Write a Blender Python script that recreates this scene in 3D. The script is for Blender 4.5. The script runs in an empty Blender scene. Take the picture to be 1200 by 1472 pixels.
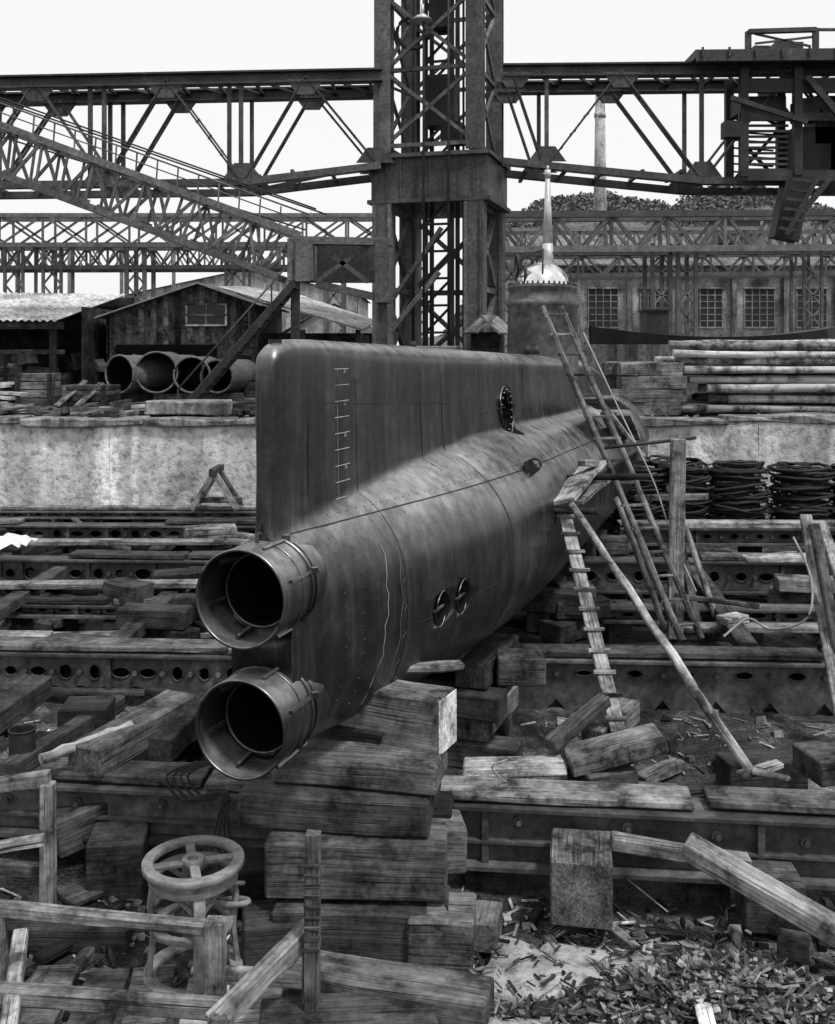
import bpy, math, random
from mathutils import Vector, Matrix, noise
random.seed(7)
R=random.uniform
# ---------------------------------------------------------------- survey helpers (metres; photogrammetric read-off)
CAMZ=4.0; F=1500.0
def S(px,py,d): return Vector(((px-600)*d/F, d, CAMZ-(py-500)*d/F))
def G(px,py,z=0.0):
    d=(CAMZ-z)*F/(py-500.0); return Vector(((px-600)*d/F,d,z))
# ---------------------------------------------------------------- materials
def newmat(name):
    m=bpy.data.materials.new(name); m.use_nodes=True
    nt=m.node_tree; b=nt.nodes["Principled BSDF"]; return m,nt,b
def N(nt,t,**k):
    n=nt.nodes.new(t)
    for a,v in k.items(): setattr(n,a,v)
    return n
def ramp(nt,src,stops):
    r=N(nt,"ShaderNodeValToRGB"); e=r.color_ramp.elements
    while len(e)<len(stops): e.new(0.5)
    for i,(p,c) in enumerate(stops):
        e[i].position=p; e[i].color=(c,c,c,1)
    nt.links.new(src,r.inputs[0]); return r.outputs[0]
def mul(nt,a,b,op='MULTIPLY'):
    m=N(nt,"ShaderNodeMath",operation=op)
    for i,x in enumerate((a,b)):
        if isinstance(x,(int,float)): m.inputs[i].default_value=x
        else: nt.links.new(x,m.inputs[i])
    return m.outputs[0]
def noise_t(nt,vec,scale,detail=4,rough=.6,mapscale=None):
    detail=min(detail,4)
    if mapscale:
        mp=N(nt,"ShaderNodeMapping"); mp.inputs['Scale'].default_value=mapscale
        nt.links.new(vec,mp.inputs[0]); vec=mp.outputs[0]
    n=N(nt,"ShaderNodeTexNoise"); n.inputs['Scale'].default_value=scale
    n.inputs['Detail'].default_value=detail; n.inputs['Roughness'].default_value=rough
    nt.links.new(vec,n.inputs['Vector']); return n.outputs['Fac']
def finish(nt,b,col,bump=None,bs=.3,bd=.02,rough=.85,metal=0,spec=None):
    nt.links.new(col,b.inputs['Base Color'])
    if isinstance(rough,(int,float)): b.inputs['Roughness'].default_value=rough
    else: nt.links.new(rough,b.inputs['Roughness'])
    if isinstance(metal,(int,float)): b.inputs['Metallic'].default_value=metal
    else: nt.links.new(metal,b.inputs['Metallic'])
    if spec is not None: b.inputs['Specular IOR Level'].default_value=spec
    if bump is not None:
        bn=N(nt,"ShaderNodeBump"); bn.inputs['Strength'].default_value=bs; bn.inputs['Distance'].default_value=bd
        nt.links.new(bump,bn.inputs['Height']); nt.links.new(bn.outputs[0],b.inputs['Normal'])
def attr(nt,name):
    a=N(nt,"ShaderNodeAttribute"); a.attribute_name=name; return a
def wood(name,base,contrast=.5,rough=.85):
    m,nt,b=newmat(name)
    lc=attr(nt,'lc').outputs['Vector']; rv=attr(nt,'rv').outputs['Fac']
    g=noise_t(nt,lc,1.0,4,.75,(1.8,44,44))
    st=noise_t(nt,lc,2.6,4,.8)
    cr=noise_t(nt,lc,1.0,1,.5,(1.4,75,75))
    c=ramp(nt,g,[(.3,base*(1-contrast)),(.5,base),(.72,base*(1+contrast*1.2))])
    c=mul(nt,c,ramp(nt,st,[(.36,.15),(.48,.75),(.66,1.7)]))
    c=mul(nt,c,ramp(nt,cr,[(.31,.15),(.36,1.0)]))
    mr=N(nt,"ShaderNodeMapRange"); mr.inputs[3].default_value=.3; mr.inputs[4].default_value=1.8
    nt.links.new(rv,mr.inputs[0]); c=mul(nt,c,mr.outputs[0])
    finish(nt,b,c,g,.6,.015,rough,0,.2); return m
def steel(name,base,rough=.6,var=.5,metal=.0,bump=True):
    m,nt,b=newmat(name)
    tc=N(nt,"ShaderNodeTexCoord").outputs['Object']; rv=attr(nt,'rv').outputs['Fac']
    a=noise_t(nt,tc,1.7,4,.7); f=noise_t(nt,tc,12,3,.7)
    c=ramp(nt,a,[(.3,base*(1-var)),(.55,base),(.75,base*(1+var*1.6))])
    c=mul(nt,c,ramp(nt,f,[(.3,.55),(.7,1.5)]))
    mr=N(nt,"ShaderNodeMapRange"); mr.inputs[3].default_value=.65; mr.inputs[4].default_value=1.4
    nt.links.new(rv,mr.inputs[0]); c=mul(nt,c,mr.outputs[0])
    finish(nt,b,c,f if bump else None,.25,.01,rough,metal,.3); return m
def concrete(name,base,streak=1.0,rough=.9,lime=None,sf=3.6):
    m,nt,b=newmat(name)
    tc=N(nt,"ShaderNodeTexCoord").outputs['Object']
    a=noise_t(nt,tc,.8,4,.7); s=noise_t(nt,tc,1.0,4,.7,(sf,sf,.22)); f=noise_t(nt,tc,7,4,.75)
    c=ramp(nt,a,[(.28,base*.3),(.5,base),(.72,base*1.5)])
    c=mul(nt,c,ramp(nt,s,[(.33,1-.7*streak),(.5,1),(.66,1+.7*streak)]))
    c=mul(nt,c,ramp(nt,f,[(.32,.4),(.5,1),(.7,1.2)]))
    if lime:   # mineral run-off stain on the wall
        sp=N(nt,"ShaderNodeSeparateXYZ"); nt.links.new(tc,sp.inputs[0])
        for (x0,wd,k) in lime:
            d=mul(nt,mul(nt,sp.outputs[0],-x0,'ADD'),mul(nt,mul(nt,s,-.5,'ADD'),1.6*wd),'ADD')
            d=mul(nt,d,1/wd); ab=N(nt,"ShaderNodeMath",operation='ABSOLUTE'); nt.links.new(d,ab.inputs[0])
            r_=ramp(nt,ab.outputs[0],[(.15,k),(.9,0)]); r_=mul(nt,r_,ramp(nt,f,[(.35,.3),(.6,1.1)])); c=mul(nt,c,r_,'ADD')
        # darker towards the foot of the wall
        c=mul(nt,c,ramp(nt,mul(nt,sp.outputs[2],mul(nt,mul(nt,a,-.5,'ADD'),1.5),'ADD'),[(.0,.25),(1.0,1.0)]))
    finish(nt,b,c,f,.6,.05,rough,0,.2); return m
W_OLD=wood("weathered_timber",.105,.6); W_DARK=wood("tarred_timber",.030); W_LIGHT=wood("fresh_timber",.34,.35)
W_MID=wood("grey_timber",.165,.55)
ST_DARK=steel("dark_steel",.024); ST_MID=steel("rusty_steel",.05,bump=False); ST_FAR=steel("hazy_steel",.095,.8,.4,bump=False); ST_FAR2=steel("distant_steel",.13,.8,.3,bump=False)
ST_BEAM=steel("beam_steel",.075,.55,.7)
CON=concrete("stained_concrete",.42,.45,lime=[(-5.65,.34,.55),(-5.15,.10,.3),(-7.6,.2,.2),(5.2,.3,.3),(7.8,.4,.25)],sf=1.7); CON_D=concrete("dark_concrete",.17); CON_B=concrete("building_render",.28,.7,sf=1.2)
CON_W=concrete("wet_concrete",.30,.3,.6)
ROOF=concrete("corrugated_iron",.42,.4,.7); ROOF_D=concrete("old_roofing",.17,.4)
def flat(name,v,rough=.7,metal=0,spec=.3):
    m,nt,b=newmat(name); tc=N(nt,"ShaderNodeTexCoord").outputs['Object']
    c=ramp(nt,noise_t(nt,tc,5,3),[(.3,v*.7),(.7,v*1.3)]); finish(nt,b,c,None,rough=rough,metal=metal,spec=spec); return m
DARK=flat("interior_shade",.008,.95,0,.05); GLASS=flat("dirty_glass",.03,.25); WHITE=flat("white_paint",.34,.8); CHALK=flat("faint_chalk",.14,.9)  # DARK: shade inside tubes, holes and doorway put into a near-black colour
BRIGHT=flat("polished_metal",.75,.18,.9); ROPE=flat("rope",.3,.9); WIRE=flat("wire_rope",.018,.7); CHROME=flat("grey_alloy",.5,.45,.3)
CLOTH=flat("cloth",.6,.9); IRON=steel("cast_iron",.17,.6,.4)
def logmat():
    m,nt,b=newmat("peeled_log"); lc=attr(nt,'lc').outputs['Vector']; rv=attr(nt,'rv').outputs['Fac']
    g=noise_t(nt,lc,1,4,.6,(1.5,22,22)); s=noise_t(nt,lc,2.0,4,.75)
    c=mul(nt,ramp(nt,g,[(.3,.22),(.6,.48)]),ramp(nt,s,[(.38,.15),(.55,1.1)]))
    mr=N(nt,"ShaderNodeMapRange"); mr.inputs[3].default_value=.3; mr.inputs[4].default_value=1.5
    nt.links.new(rv,mr.inputs[0]); c=mul(nt,c,mr.outputs[0]); finish(nt,b,c,g,.4,.02,.85,0,.2); return m
LOG=logmat()
# ---------------------------------------------------------------- mesh builder
class MB:
    def __init__(s): s.V=[];s.F=[];s.L=[];s.R=[];s.M=[];s.SM=[]
    def add(s,vs,fs,lc=None,rv=None,mi=0,sm=False):
        o=len(s.V); rv=R(0,1) if rv is None else rv
        off=Vector((R(-50,50),R(-50,50),R(-50,50)))
        for i,v in enumerate(vs):
            s.V.append(tuple(v)); l=(lc[i] if lc else Vector(v)); s.L.append(tuple(Vector(l)+off)); s.R.append(rv)
        for k,f in enumerate(fs):
            s.F.append([o+i for i in f]); s.M.append(mi); s.SM.append(sm if isinstance(sm,bool) else sm[k])
    def boxm(s,M,sx,sy,sz,mi=0,j=0,rv=None,seg=1):
        vs=[];lc=[];fs=[]
        for i in range(seg+1):
            x=-sx/2+sx*i/seg
            for (y,z) in ((-1,-1),(1,-1),(1,1),(-1,1)):
                l=Vector((x,y*sy/2,z*sz/2)); lc.append(l.copy())
                if j: l+=Vector((R(-j,j),R(-j,j),R(-j,j)))
                vs.append(M@l)
        for i in range(seg):
            a=i*4;b=a+4
            for k in range(4):
                k2=(k+1)%4; fs.append((a+k,a+k2,b+k2,b+k))
        fs.append((3,2,1,0)); e=seg*4; fs.append((e,e+1,e+2,e+3))
        s.add(vs,fs,lc,rv,mi)
    def box(s,c,sx,sy,sz,rz=0,rx=0,ry=0,**k):
        M=Matrix.Translation(Vector(c))@Matrix.Rotation(rz,4,'Z')@Matrix.Rotation(ry,4,'Y')@Matrix.Rotation(rx,4,'X')
        s.boxm(M,sx,sy,sz,**k)
    def beam(s,p0,p1,w,h,up=(0,0,1),**k):
        p0=Vector(p0);p1=Vector(p1); x=(p1-p0); L=x.length
        if L<1e-5: return
        x/=L; up=Vector(up)
        if abs(x.dot(up))>.98: up=Vector((0,1,0))
        y=up.cross(x).normalized(); z=x.cross(y)
        M=Matrix((x,y,z)).transposed().to_4x4(); M.translation=(p0+p1)/2
        s.boxm(M,L,w,h,**k)
    def ibeam(s,p0,p1,w,h,t=.02,up=(0,0,1),**k):
        p0=Vector(p0);p1=Vector(p1);x=(p1-p0).normalized();up=Vector(up)
        if abs(x.dot(up))>.98: up=Vector((0,1,0))
        y=up.cross(x).normalized(); z=x.cross(y)
        s.beam(p0,p1,t,h-2*t,up,**k)
        s.beam(p0+z*(h/2-t/2),p1+z*(h/2-t/2),w,t,up,**k); s.beam(p0-z*(h/2-t/2),p1-z*(h/2-t/2),w,t,up,**k)
    def cyl(s,p0,p1,r0,r1=None,n=14,caps=True,mi=0,rv=None,wob=0,seg=1):
        r1=r0 if r1 is None else r1
        p0=Vector(p0);p1=Vector(p1); x=(p1-p0);L=x.length;x/=L
        u=Vector((0,0,1)) if abs(x.z)<.9 else Vector((1,0,0))
        y=u.cross(x).normalized(); z=x.cross(y); vs=[];lc=[];fs=[];sm=[]
        for i in range(seg+1):
            t=i/seg; ww=(y*R(-wob,wob)+z*R(-wob,wob)) if wob else Vector((0,0,0)); rr=r0+(r1-r0)*t
            if wob: rr*=R(.93,1.07)
            for k in range(n):
                a=2*math.pi*k/n; o=y*math.cos(a)*rr+z*math.sin(a)*rr
                vs.append(p0+x*L*t+o+ww); lc.append(Vector((L*t,math.cos(a)*rr,math.sin(a)*rr)))
        for i in range(seg):
            for k in range(n):
                k2=(k+1)%n; fs.append((i*n+k,i*n+k2,(i+1)*n+k2,(i+1)*n+k)); sm.append(True)
        if caps:
            fs.append(tuple(range(n-1,-1,-1))); fs.append(tuple(seg*n+k for k in range(n))); sm+=[False,False]
        s.add(vs,fs,lc,rv,mi,sm)
    def path(s,pts,r,n=6,mi=0,closed=False):
        pts=[Vector(p) for p in pts]; vs=[];fs=[];m=len(pts); lc=[]
        acc=0
        for i,p in enumerate(pts):
            a=pts[(i-1)%m] if (closed or i>0) else p; b=pts[(i+1)%m] if (closed or i<m-1) else p
            x=(b-a).normalized(); u=Vector((0,0,1)) if abs(x.z)<.9 else Vector((1,0,0))
            y=u.cross(x).normalized(); z=x.cross(y)
            if i: acc+=(p-pts[i-1]).length
            for k in range(n):
                t=2*math.pi*k/n; vs.append(p+y*math.cos(t)*r+z*math.sin(t)*r); lc.append(Vector((acc,math.cos(t)*r,math.sin(t)*r)))
        for i in range(m if closed else m-1):
            j=(i+1)%m
            for k in range(n):
                k2=(k+1)%n; fs.append((i*n+k,i*n+k2,j*n+k2,j*n+k))
        s.add(vs,fs,lc,None,mi,True)
    def ring(s,c,axis,Rr,r,n=28,m=6,mi=0,jit=0):
        axis=Vector(axis).normalized(); u=Vector((0,0,1)) if abs(axis.z)<.9 else Vector((1,0,0))
        a=u.cross(axis).normalized(); b=axis.cross(a); c=Vector(c)
        s.path([c+a*math.cos(2*math.pi*i/n)*Rr*(1+R(-jit,jit))+b*math.sin(2*math.pi*i/n)*Rr*(1+R(-jit,jit))+axis*R(-jit,jit)*.3 for i in range(n)],r,m,mi,True)
    def pipe(s,p0,p1,ro,ri,n=40,mi=0,mi2=None):
        p0=Vector(p0);p1=Vector(p1);x=(p1-p0);L=x.length;x/=L;u=Vector((0,0,1)) if abs(x.z)<.9 else Vector((1,0,0))
        y=u.cross(x).normalized(); z=x.cross(y)
        rings=[(p0,ro),(p1,ro),(p1,ri),(p0,ri)]
        mi2=mi if mi2 is None else mi2
        for q in range(4):
            (a,ra),(b,rb)=rings[q],rings[(q+1)%4]; vs=[];fs=[]
            for k in range(n):
                t=2*math.pi*k/n; d=y*math.cos(t)+z*math.sin(t); vs+= [a+d*ra,b+d*rb]
            for k in range(n):
                k2=(k+1)%n; fs.append((2*k,2*k2,2*k2+1,2*k+1))
            s.add(vs,fs,None,.5,mi2 if q==2 else mi,q in(0,2))
    def build(s,name,mats,parent=None,bevel=0,loc=None):
        me=bpy.data.meshes.new(name); me.from_pydata(s.V,[],s.F); 
        for m in (mats if isinstance(mats,(list,tuple)) else [mats]): me.materials.append(m)
        me.polygons.foreach_set('material_index',s.M); me.polygons.foreach_set('use_smooth',s.SM)
        a=me.attributes.new('lc','FLOAT_VECTOR','POINT'); a.data.foreach_set('vector',[c for l in s.L for c in l])
        a=me.attributes.new('rv','FLOAT','POINT'); a.data.foreach_set('value',s.R)
        me.update(); o=bpy.data.objects.new(name,me); bpy.context.scene.collection.objects.link(o)
        if parent: o.parent=parent
        if bevel:
            b=o.modifiers.new('bev','BEVEL'); b.width=bevel; b.segments=1; b.limit_method='ANGLE'; b.angle_limit=math.radians(50)
        return o
def empty(name):
    o=bpy.data.objects.new(name,None); bpy.context.scene.collection.objects.link(o); return o
# ---------------------------------------------------------------- world / light / camera
sc=bpy.context.scene
w=bpy.data.worlds.new("World"); sc.world=w; w.use_nodes=True; nt=w.node_tree
bg=nt.nodes['Background']; sky=N(nt,"ShaderNodeTexSky",sky_type='NISHITA'); sky.sun_disc=False
EL,AZ=math.radians(62),math.radians(135)
sky.sun_elevation=EL; sky.sun_rotation=AZ; sky.dust_density=4
bw=N(nt,"ShaderNodeRGBToBW"); nt.links.new(sky.outputs[0],bw.inputs[0])
mx=N(nt,"ShaderNodeMix",data_type='RGBA'); mx.inputs[0].default_value=.8
nt.links.new(bw.outputs[0],mx.inputs[6]); mx.inputs[7].default_value=(11.3,11.3,11.3,1)
nt.links.new(mx.outputs[2],bg.inputs[0]); bg.inputs[1].default_value=.1
sl=bpy.data.lights.new("sun","SUN"); sl.energy=3.0; sl.angle=math.radians(8); sl.color=(1,1,1)
so=bpy.data.objects.new("sun",sl); sc.collection.objects.link(so)
dirv=Vector((math.sin(AZ)*math.cos(EL),math.cos(AZ)*math.cos(EL),math.sin(EL)))
so.rotation_euler=dirv.to_track_quat('Z','Y').to_euler(); so.location=(10,-10,20)
cam=bpy.data.cameras.new("camera"); co=bpy.data.objects.new("camera",cam); sc.collection.objects.link(co)
co.location=(0,0,CAMZ); co.rotation_euler=(math.radians(90),0,0); cam.sensor_fit='HORIZONTAL'; cam.sensor_width=36; cam.lens=45
cam.shift_y=-236/1200; cam.clip_end=6000; sc.camera=co
sc.view_settings.view_transform='Standard'; sc.view_settings.look='None'; sc.view_settings.exposure=0
# ---------------------------------------------------------------- ground
QZ=2.65
def gbase(y):
    P=[(-50,0),(7.5,0),(8.4,.12),(11,.22),(15,.5),(19,.9)]
    if y>=19.2: return QZ
    for (a,za),(b,zb) in zip(P,P[1:]):
        if y<=b: return za+(zb-za)*max(0,(y-a))/(b-a)
    return .9
def gz(x,y):
    z=gbase(y); n=noise.noise(Vector((x*.9,y*.9,0)))*.08+noise.noise(Vector((x*3.1,y*3.1,5)))*.045+noise.noise(Vector((x*8,y*8,9)))*.016
    if y>34 or abs(x)>25: n=0
    return z+n
xs=[-1500,-400,-100,-40,-25]+[-18+.15*i for i in range(241)]+[25,40,100,400,1500]
ys=[-300,-50,-5,2]+[4+.12*i for i in range(126)]+[19.12,19.25,19.5]+[20+.35*i for i in range(40)]+[36,45,60,100,250,800,3500]
vs=[(x,y,gz(x,y)) for y in ys for x in xs]; nx=len(xs)
fs=[(j*nx+i,j*nx+i+1,(j+1)*nx+i+1,(j+1)*nx+i) for j in range(len(ys)-1) for i in range(nx-1)]
def groundmat():
    m,nt,b=newmat("yard_dirt"); tc=N(nt,"ShaderNodeTexCoord").outputs['Object']
    a=noise_t(nt,tc,.6,4,.7); f=noise_t(nt,tc,6,4,.8); g=noise_t(nt,tc,34,3,.8)
    c=ramp(nt,a,[(.38,.014),(.5,.04),(.57,.10),(.72,.26)])
    c=mul(nt,c,ramp(nt,f,[(.32,.25),(.5,.9),(.7,1.8)])); c=mul(nt,c,ramp(nt,g,[(.35,.4),(.65,1.7)]))
    h=mul(nt,f,mul(nt,g,.4),'ADD')
    finish(nt,b,c,h,.9,.08,ramp(nt,a,[(.40,.25),(.5,.9)]),0,.3); return m
mb=MB(); mb.add(vs,fs,None,.5,0,True); mb.build("ground",groundmat())
# ---------------------------------------------------------------- quay wall
wl=empty("quay_wall")
mb=MB(); x=-40
while x<40:
    L=R(4.6,6.4); mb.box((x+L/2,19.3,1.55),L-.004,.55+R(-.008,.008),2.2,j=.004,seg=3); x+=L
mb.build("wall_panels",CON,wl,.006)
mb=MB(); x=-40
while x<40:
    L=R(.8,2.5); mb.box((x+L/2,19.32+R(-.05,.05),2.68+R(-.05,.03)),L-.02,.7,.13,j=.035,rz=R(-.02,.02),seg=3); x+=L
mb.build("coping_stones",CON_D,wl,.02)
# ---------------------------------------------------------------- submarine
U=Vector((.313,.950,0)).normalized(); LT=Vector((.950,-.313,0)).normalized(); B0=Vector((-1.07,6.3,0))
sub=empty("midget_submarine"); CZ=2.09
def sm(t): t=min(1,max(0,t)); return t*t*(3-2*t)
def lerp(P,s):
    if s<=P[0][0]: return P[0][1]
    for (a,za),(b,zb) in zip(P,P[1:]):
        if s<=b:
            return za+(zb-za)*((s-a)/(b-a))
    return P[-1][1]
def prm(s):
    t=min(1,max(0,(s-.35)/5.4)); e=1-(1-t)**2.1
    Rw=.22+.80*e; Hh=.70+.32*e
    if s>14:
        q=(s-14)/12; f=math.sqrt(max(0.0025,1-q*q)); Rw*=f; Hh*=f
    T=lerp([(.30,3.78),(.315,3.88),(.34,3.95),(.38,4.0),(.46,4.035),(.58,4.055),(.9,4.06),(3,4.02),(7,3.93),(10.2,3.86),(11.5,3.7),(13,3.4),(14.5,3.12),(26,2.3)],s)
    a=lerp([(.30,.03),(.315,.05),(.34,.068),(.38,.084),(.46,.098),(.7,.11),(2,.15),(4,.23),(7,.36),(9.5,.48),(12,.5),(14.5,.3),(26,.05)],s)
    b=lerp([(.30,.03),(.315,.05),(.34,.068),(.38,.084),(.46,.10),(.7,.12),(2,.20),(4,.34),(7,.60),(9.5,.74),(12,.74),(14.5,.4),(26,.05)],s)
    return Rw,Hh,T,a,b
def halfw(s,z):
    Rw,Hh,T,a,b=prm(s)
    el=Rw*math.sqrt(max(0,1-((z-CZ)/Hh)**2))
    if z<=CZ: return el
    rr=min(.16,a*1.0); zt=T-rr
    if T<CZ+Hh+.02: return el
    if z<=zt: cs=b+(a-b)*sm((z-CZ)/(zt-CZ))**.8
    else: cs=a*math.sqrt(max(0,1-((z-zt)/rr)**2))
    k=1.0*min(cs,el)*sm((z-CZ)/.4)
    return .5*(cs+el+math.sqrt((cs-el)**2+k*k))
def zs(s):
    Rw,Hh,T,a,b=prm(s); T=max(T,CZ+Hh+.001); rr=min(.16,a); zt=T-rr
    out=[CZ-Hh*math.cos(math.radians(t)) for t in [i*90/22 for i in range(23)]]
    if T<CZ+Hh+.02:
        out+=[CZ+Hh*math.sin(math.radians(i*90/42)) for i in range(1,43)]
    else:
        out+=[CZ+(zt-CZ)*i/34 for i in range(1,35)]; out+=[zt+rr*math.sin(math.radians(i*90/8)) for i in range(1,9)]
    return out
def subpt(s,lat,z): p=B0+U*s+LT*lat; return Vector((p.x,p.y,z))
def surf(s,z,off=.004):
    h=halfw(s,z); dz=(halfw(s,z+.01)-halfw(s,z-.01))/.02
    nrm=(LT-Vector((0,0,1))*dz).normalized(); return subpt(s,h,z)+nrm*off, nrm
stn=[.30,.315,.34,.38,.46,.58,.75]+[.75+.22*i for i in range(1,60)]+[14+i*.4 for i in range(31)]
vs=[];fs=[]; nz=None
for s in stn:
    z=zs(s); hw=[halfw(s,q) for q in z]; hw[0]=0; hw[-1]=0
    hw=[h+(.006*noise.noise(Vector((s*1.1,q*2.0,0))) if 0<i<len(z)-1 else 0) for i,(h,q) in enumerate(zip(hw,z))]
    loop=[subpt(s,h,q) for h,q in zip(hw,z)]+[subpt(s,-h,q) for h,q in reversed(list(zip(hw,z))[1:-1])]
    nz=len(loop); vs+=loop
for i in range(len(stn)-1):
    for k in range(nz):
        k2=(k+1)%nz; fs.append((i*nz+k,(i+1)*nz+k,(i+1)*nz+k2,i*nz+k2))
fs.append(tuple(range(nz))); fs.append(tuple((len(stn)-1)*nz+k for k in range(nz-1,-1,-1)))
def hullmat():
    m,nt,b=newmat("hull_paint"); tc=N(nt,"ShaderNodeTexCoord").outputs['Object']
    a=noise_t(nt,tc,.9,4,.65); s=noise_t(nt,tc,1,4,.7,(6,6,.35)); f=noise_t(nt,tc,7,4,.7); sc_=noise_t(nt,tc,50,2,.6)
    c=ramp(nt,a,[(.32,.022),(.5,.038),(.68,.075)])
    c=mul(nt,c,ramp(nt,s,[(.35,.65),(.5,1),(.68,2.0)])); c=mul(nt,c,ramp(nt,f,[(.3,.8),(.55,1),(.72,1.4)]))
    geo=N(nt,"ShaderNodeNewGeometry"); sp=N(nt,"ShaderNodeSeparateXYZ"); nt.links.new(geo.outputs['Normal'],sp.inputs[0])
    up=ramp(nt,sp.outputs[2],[(.22,0),(.42,.05),(.62,.19),(.9,.26)]); up=mul(nt,up,ramp(nt,f,[(.35,.45),(.65,1.2)])); up=mul(nt,up,ramp(nt,a,[(.35,.5),(.6,1.2)]))  # upward faces paler: dust plus a shoulder highlight put into the colour
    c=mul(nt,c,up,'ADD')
    sp2=ramp(nt,sc_,[(.70,0),(.74,.08)]); c=mul(nt,c,sp2,'ADD')
    rg=ramp(nt,f,[(.3,.24),(.7,.42)])
    finish(nt,b,c,mul(nt,f,mul(nt,a,3),'ADD'),.12,.02,rg,.6,.45); return m
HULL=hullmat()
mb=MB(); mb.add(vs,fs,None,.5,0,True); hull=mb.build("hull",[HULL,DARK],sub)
def cutter(s,z,r,depth):
    p,n=surf(s,z,0); me=MB(); me.cyl(p+n*.2,p-n*depth,r,n=28,mi=0); return me.build("cut",DARK),p,n
cuts=[]; holes=[(5.55,3.30,.27,.35),(2.03,1.99,.135,.3),(2.38,2.01,.135,.3)]
rings=[]
for (s,z,r,dp) in holes:
    o,p,n=cutter(s,z,r,dp); cuts.append(o); rings.append((p,n,r))
for zc in (2.48,1.69):
    me=MB(); me.cyl(subpt(.1,0,zc),subpt(1.6,0,zc),.245,n=40); cuts.append(me.build("cut",DARK))
bpy.context.view_layer.update()
for o in cuts:
    md=hull.modifiers.new('b','BOOLEAN'); md.operation='DIFFERENCE'; md.object=o; md.solver='EXACT'
dg=bpy.context.evaluated_depsgraph_get(); nm=bpy.data.meshes.new_from_object(hull.evaluated_get(dg)); hull.modifiers.clear(); hull.data=nm
for o in cuts: bpy.data.objects.remove(o)
mb=MB()
for k,(p,n,r) in enumerate(rings):
    mb.ring(p,n,r+.004,.012 if k==0 else .006,32,6)
p,n,r=rings[0]
for i in range(18):
    a=2*math.pi*i/18; y=Vector((0,0,1)); x=y.cross(n).normalized(); q=p+(x*math.cos(a)+y*math.sin(a))*(r-.03)-n*.02; mb.cyl(q,q+n*.03,.014,n=6)
for k in (1,2):
    p,n,r=rings[k]; mb.beam(p-U*r-n*.02,p+U*r-n*.02,.02,.015)
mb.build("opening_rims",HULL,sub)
mb=MB()
def seam(pts,r=.006,mi=0,off=.001): mb.path([surf(s,z,off)[0] for s,z in pts],r,5,mi)
seam([(.45+.2*i,2.80) for i in range(60)],.006)
seam([(1.0+.25*i,3.62-.012*i) for i in range(12)],.004)
seam([(4+.25*i,3.35) for i in range(7)],.004)
for s in (1.55,3.45,6.3,9.0): seam([(s,1.25+.06*i) for i in range(43)],.004)
seam([(.75,2.95+.06*i) for i in range(16)],.003)
seam([(2.6+.2*i,1.98) for i in range(4)],.003); seam([(1.7+.1*i,1.96) for i in range(3)],.003)
seam([(2.9,2.95+.05*i) for i in range(18)],.003)
mb.build("weld_seams",ST_DARK,sub)
mb=MB()
for i in range(60):
    p,n=surf(.55+.11*i,2.85,.0); mb.cyl(p,p+n*.004,.007,n=6)
for i in range(14):
    for s in (.82,1.02): 
        p,n=surf(s,1.55+.09*i,.0); mb.cyl(p,p+n*.004,.006,n=6)
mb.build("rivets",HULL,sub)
mb=MB()
for i in range(9):
    z=3.85-.115*i
    mb.path([surf(1.17+.05*k,z,.001)[0] for k in range(6)],.003,4)
    if i%2==0:
        for q in range(3): mb.path([surf(1.33,z-.03+.012*q,.001)[0],surf(1.37,z-.024+.012*q,.001)[0]],.0022,4)
mb.path([surf(1.22,3.86-.05*k,.001)[0] for k in range(20)],.0013,4)
mb.path([surf(1.34+.014*math.sin(k*1.3)+.01*math.sin(k*2.9)-.008*k,2.6-.07*k,.001)[0] for k in range(17)],.0022,4)
mb.build("draft_marks",WHITE,sub)
mb=MB()
mb.path([surf(1.5+.012*math.sin(k*1.3)-.004*k,2.55-.06*k,.001)[0] for k in range(17)],.002,4)
for i in range(4):
    z=2.35-.2*i; mb.path([surf(1.5,z,.001)[0],surf(1.54,z-.02,.001)[0],surf(1.5,z-.05,.001)[0]],.0016,4)
for i in range(5): s0=R(2,6);z0=R(2.9,3.7); mb.path([surf(s0+.02*k,z0-.05*k,.001)[0] for k in range(6)],.0018,4)
mb.build("chalk_marks",CHALK,sub)
tb=MB()
def annulus(mb,c,ax,ro,ri,n=48,mi=0):
    ax=Vector(ax).normalized();u=Vector((0,0,1)); y=u.cross(ax).normalized();z=ax.cross(y);vs=[]
    for r in (ro,ri):
        for k in range(n): t=2*math.pi*k/n; vs.append(c+(y*math.cos(t)+z*math.sin(t))*r)
    mb.add(vs,[(k,(k+1)%n,n+(k+1)%n,n+k) for k in range(n)],None,.3,mi)
for zc in (2.48,1.69):
    c0=subpt(0,0,zc); 
    tb.pipe(c0,c0+U*.62,.302,.288,56,0,0)
    tb.ring(c0+U*.003,U,.296,.010,56,6)
    tb.ring(c0+U*.40,U,.305,.014,56,6)
    tb.ring(c0+U*.26,U,.303,.007,56,6)
    tb.pipe(c0+U*.26,c0+U*1.55,.238,.226,48,0,1)
    tb.ring(c0+U*.26,U,.232,.009,48,6)
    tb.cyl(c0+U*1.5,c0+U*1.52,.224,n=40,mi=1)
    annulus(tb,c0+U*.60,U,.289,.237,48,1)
    for a in (15,75,135,195,255,315):
        a=math.radians(a); d=LT*math.cos(a)+Vector((0,0,1))*math.sin(a)
        tb.beam(c0+U*.10+d*.275,c0+U*.34+d*.25,.02,.04,d)
    for a in (-50,20,70,160,230):
        a=math.radians(a); d=LT*math.cos(a)+Vector((0,0,1))*math.sin(a)
        tb.beam(c0+U*.10+d*.31,c0+U*.52+d*.31,.02,.02,d)
        tb.box(c0+U*.42+d*.325,.04,.04,.04,rz=.3)
tb.build("torpedo_tubes",[HULL,DARK],sub)
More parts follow.
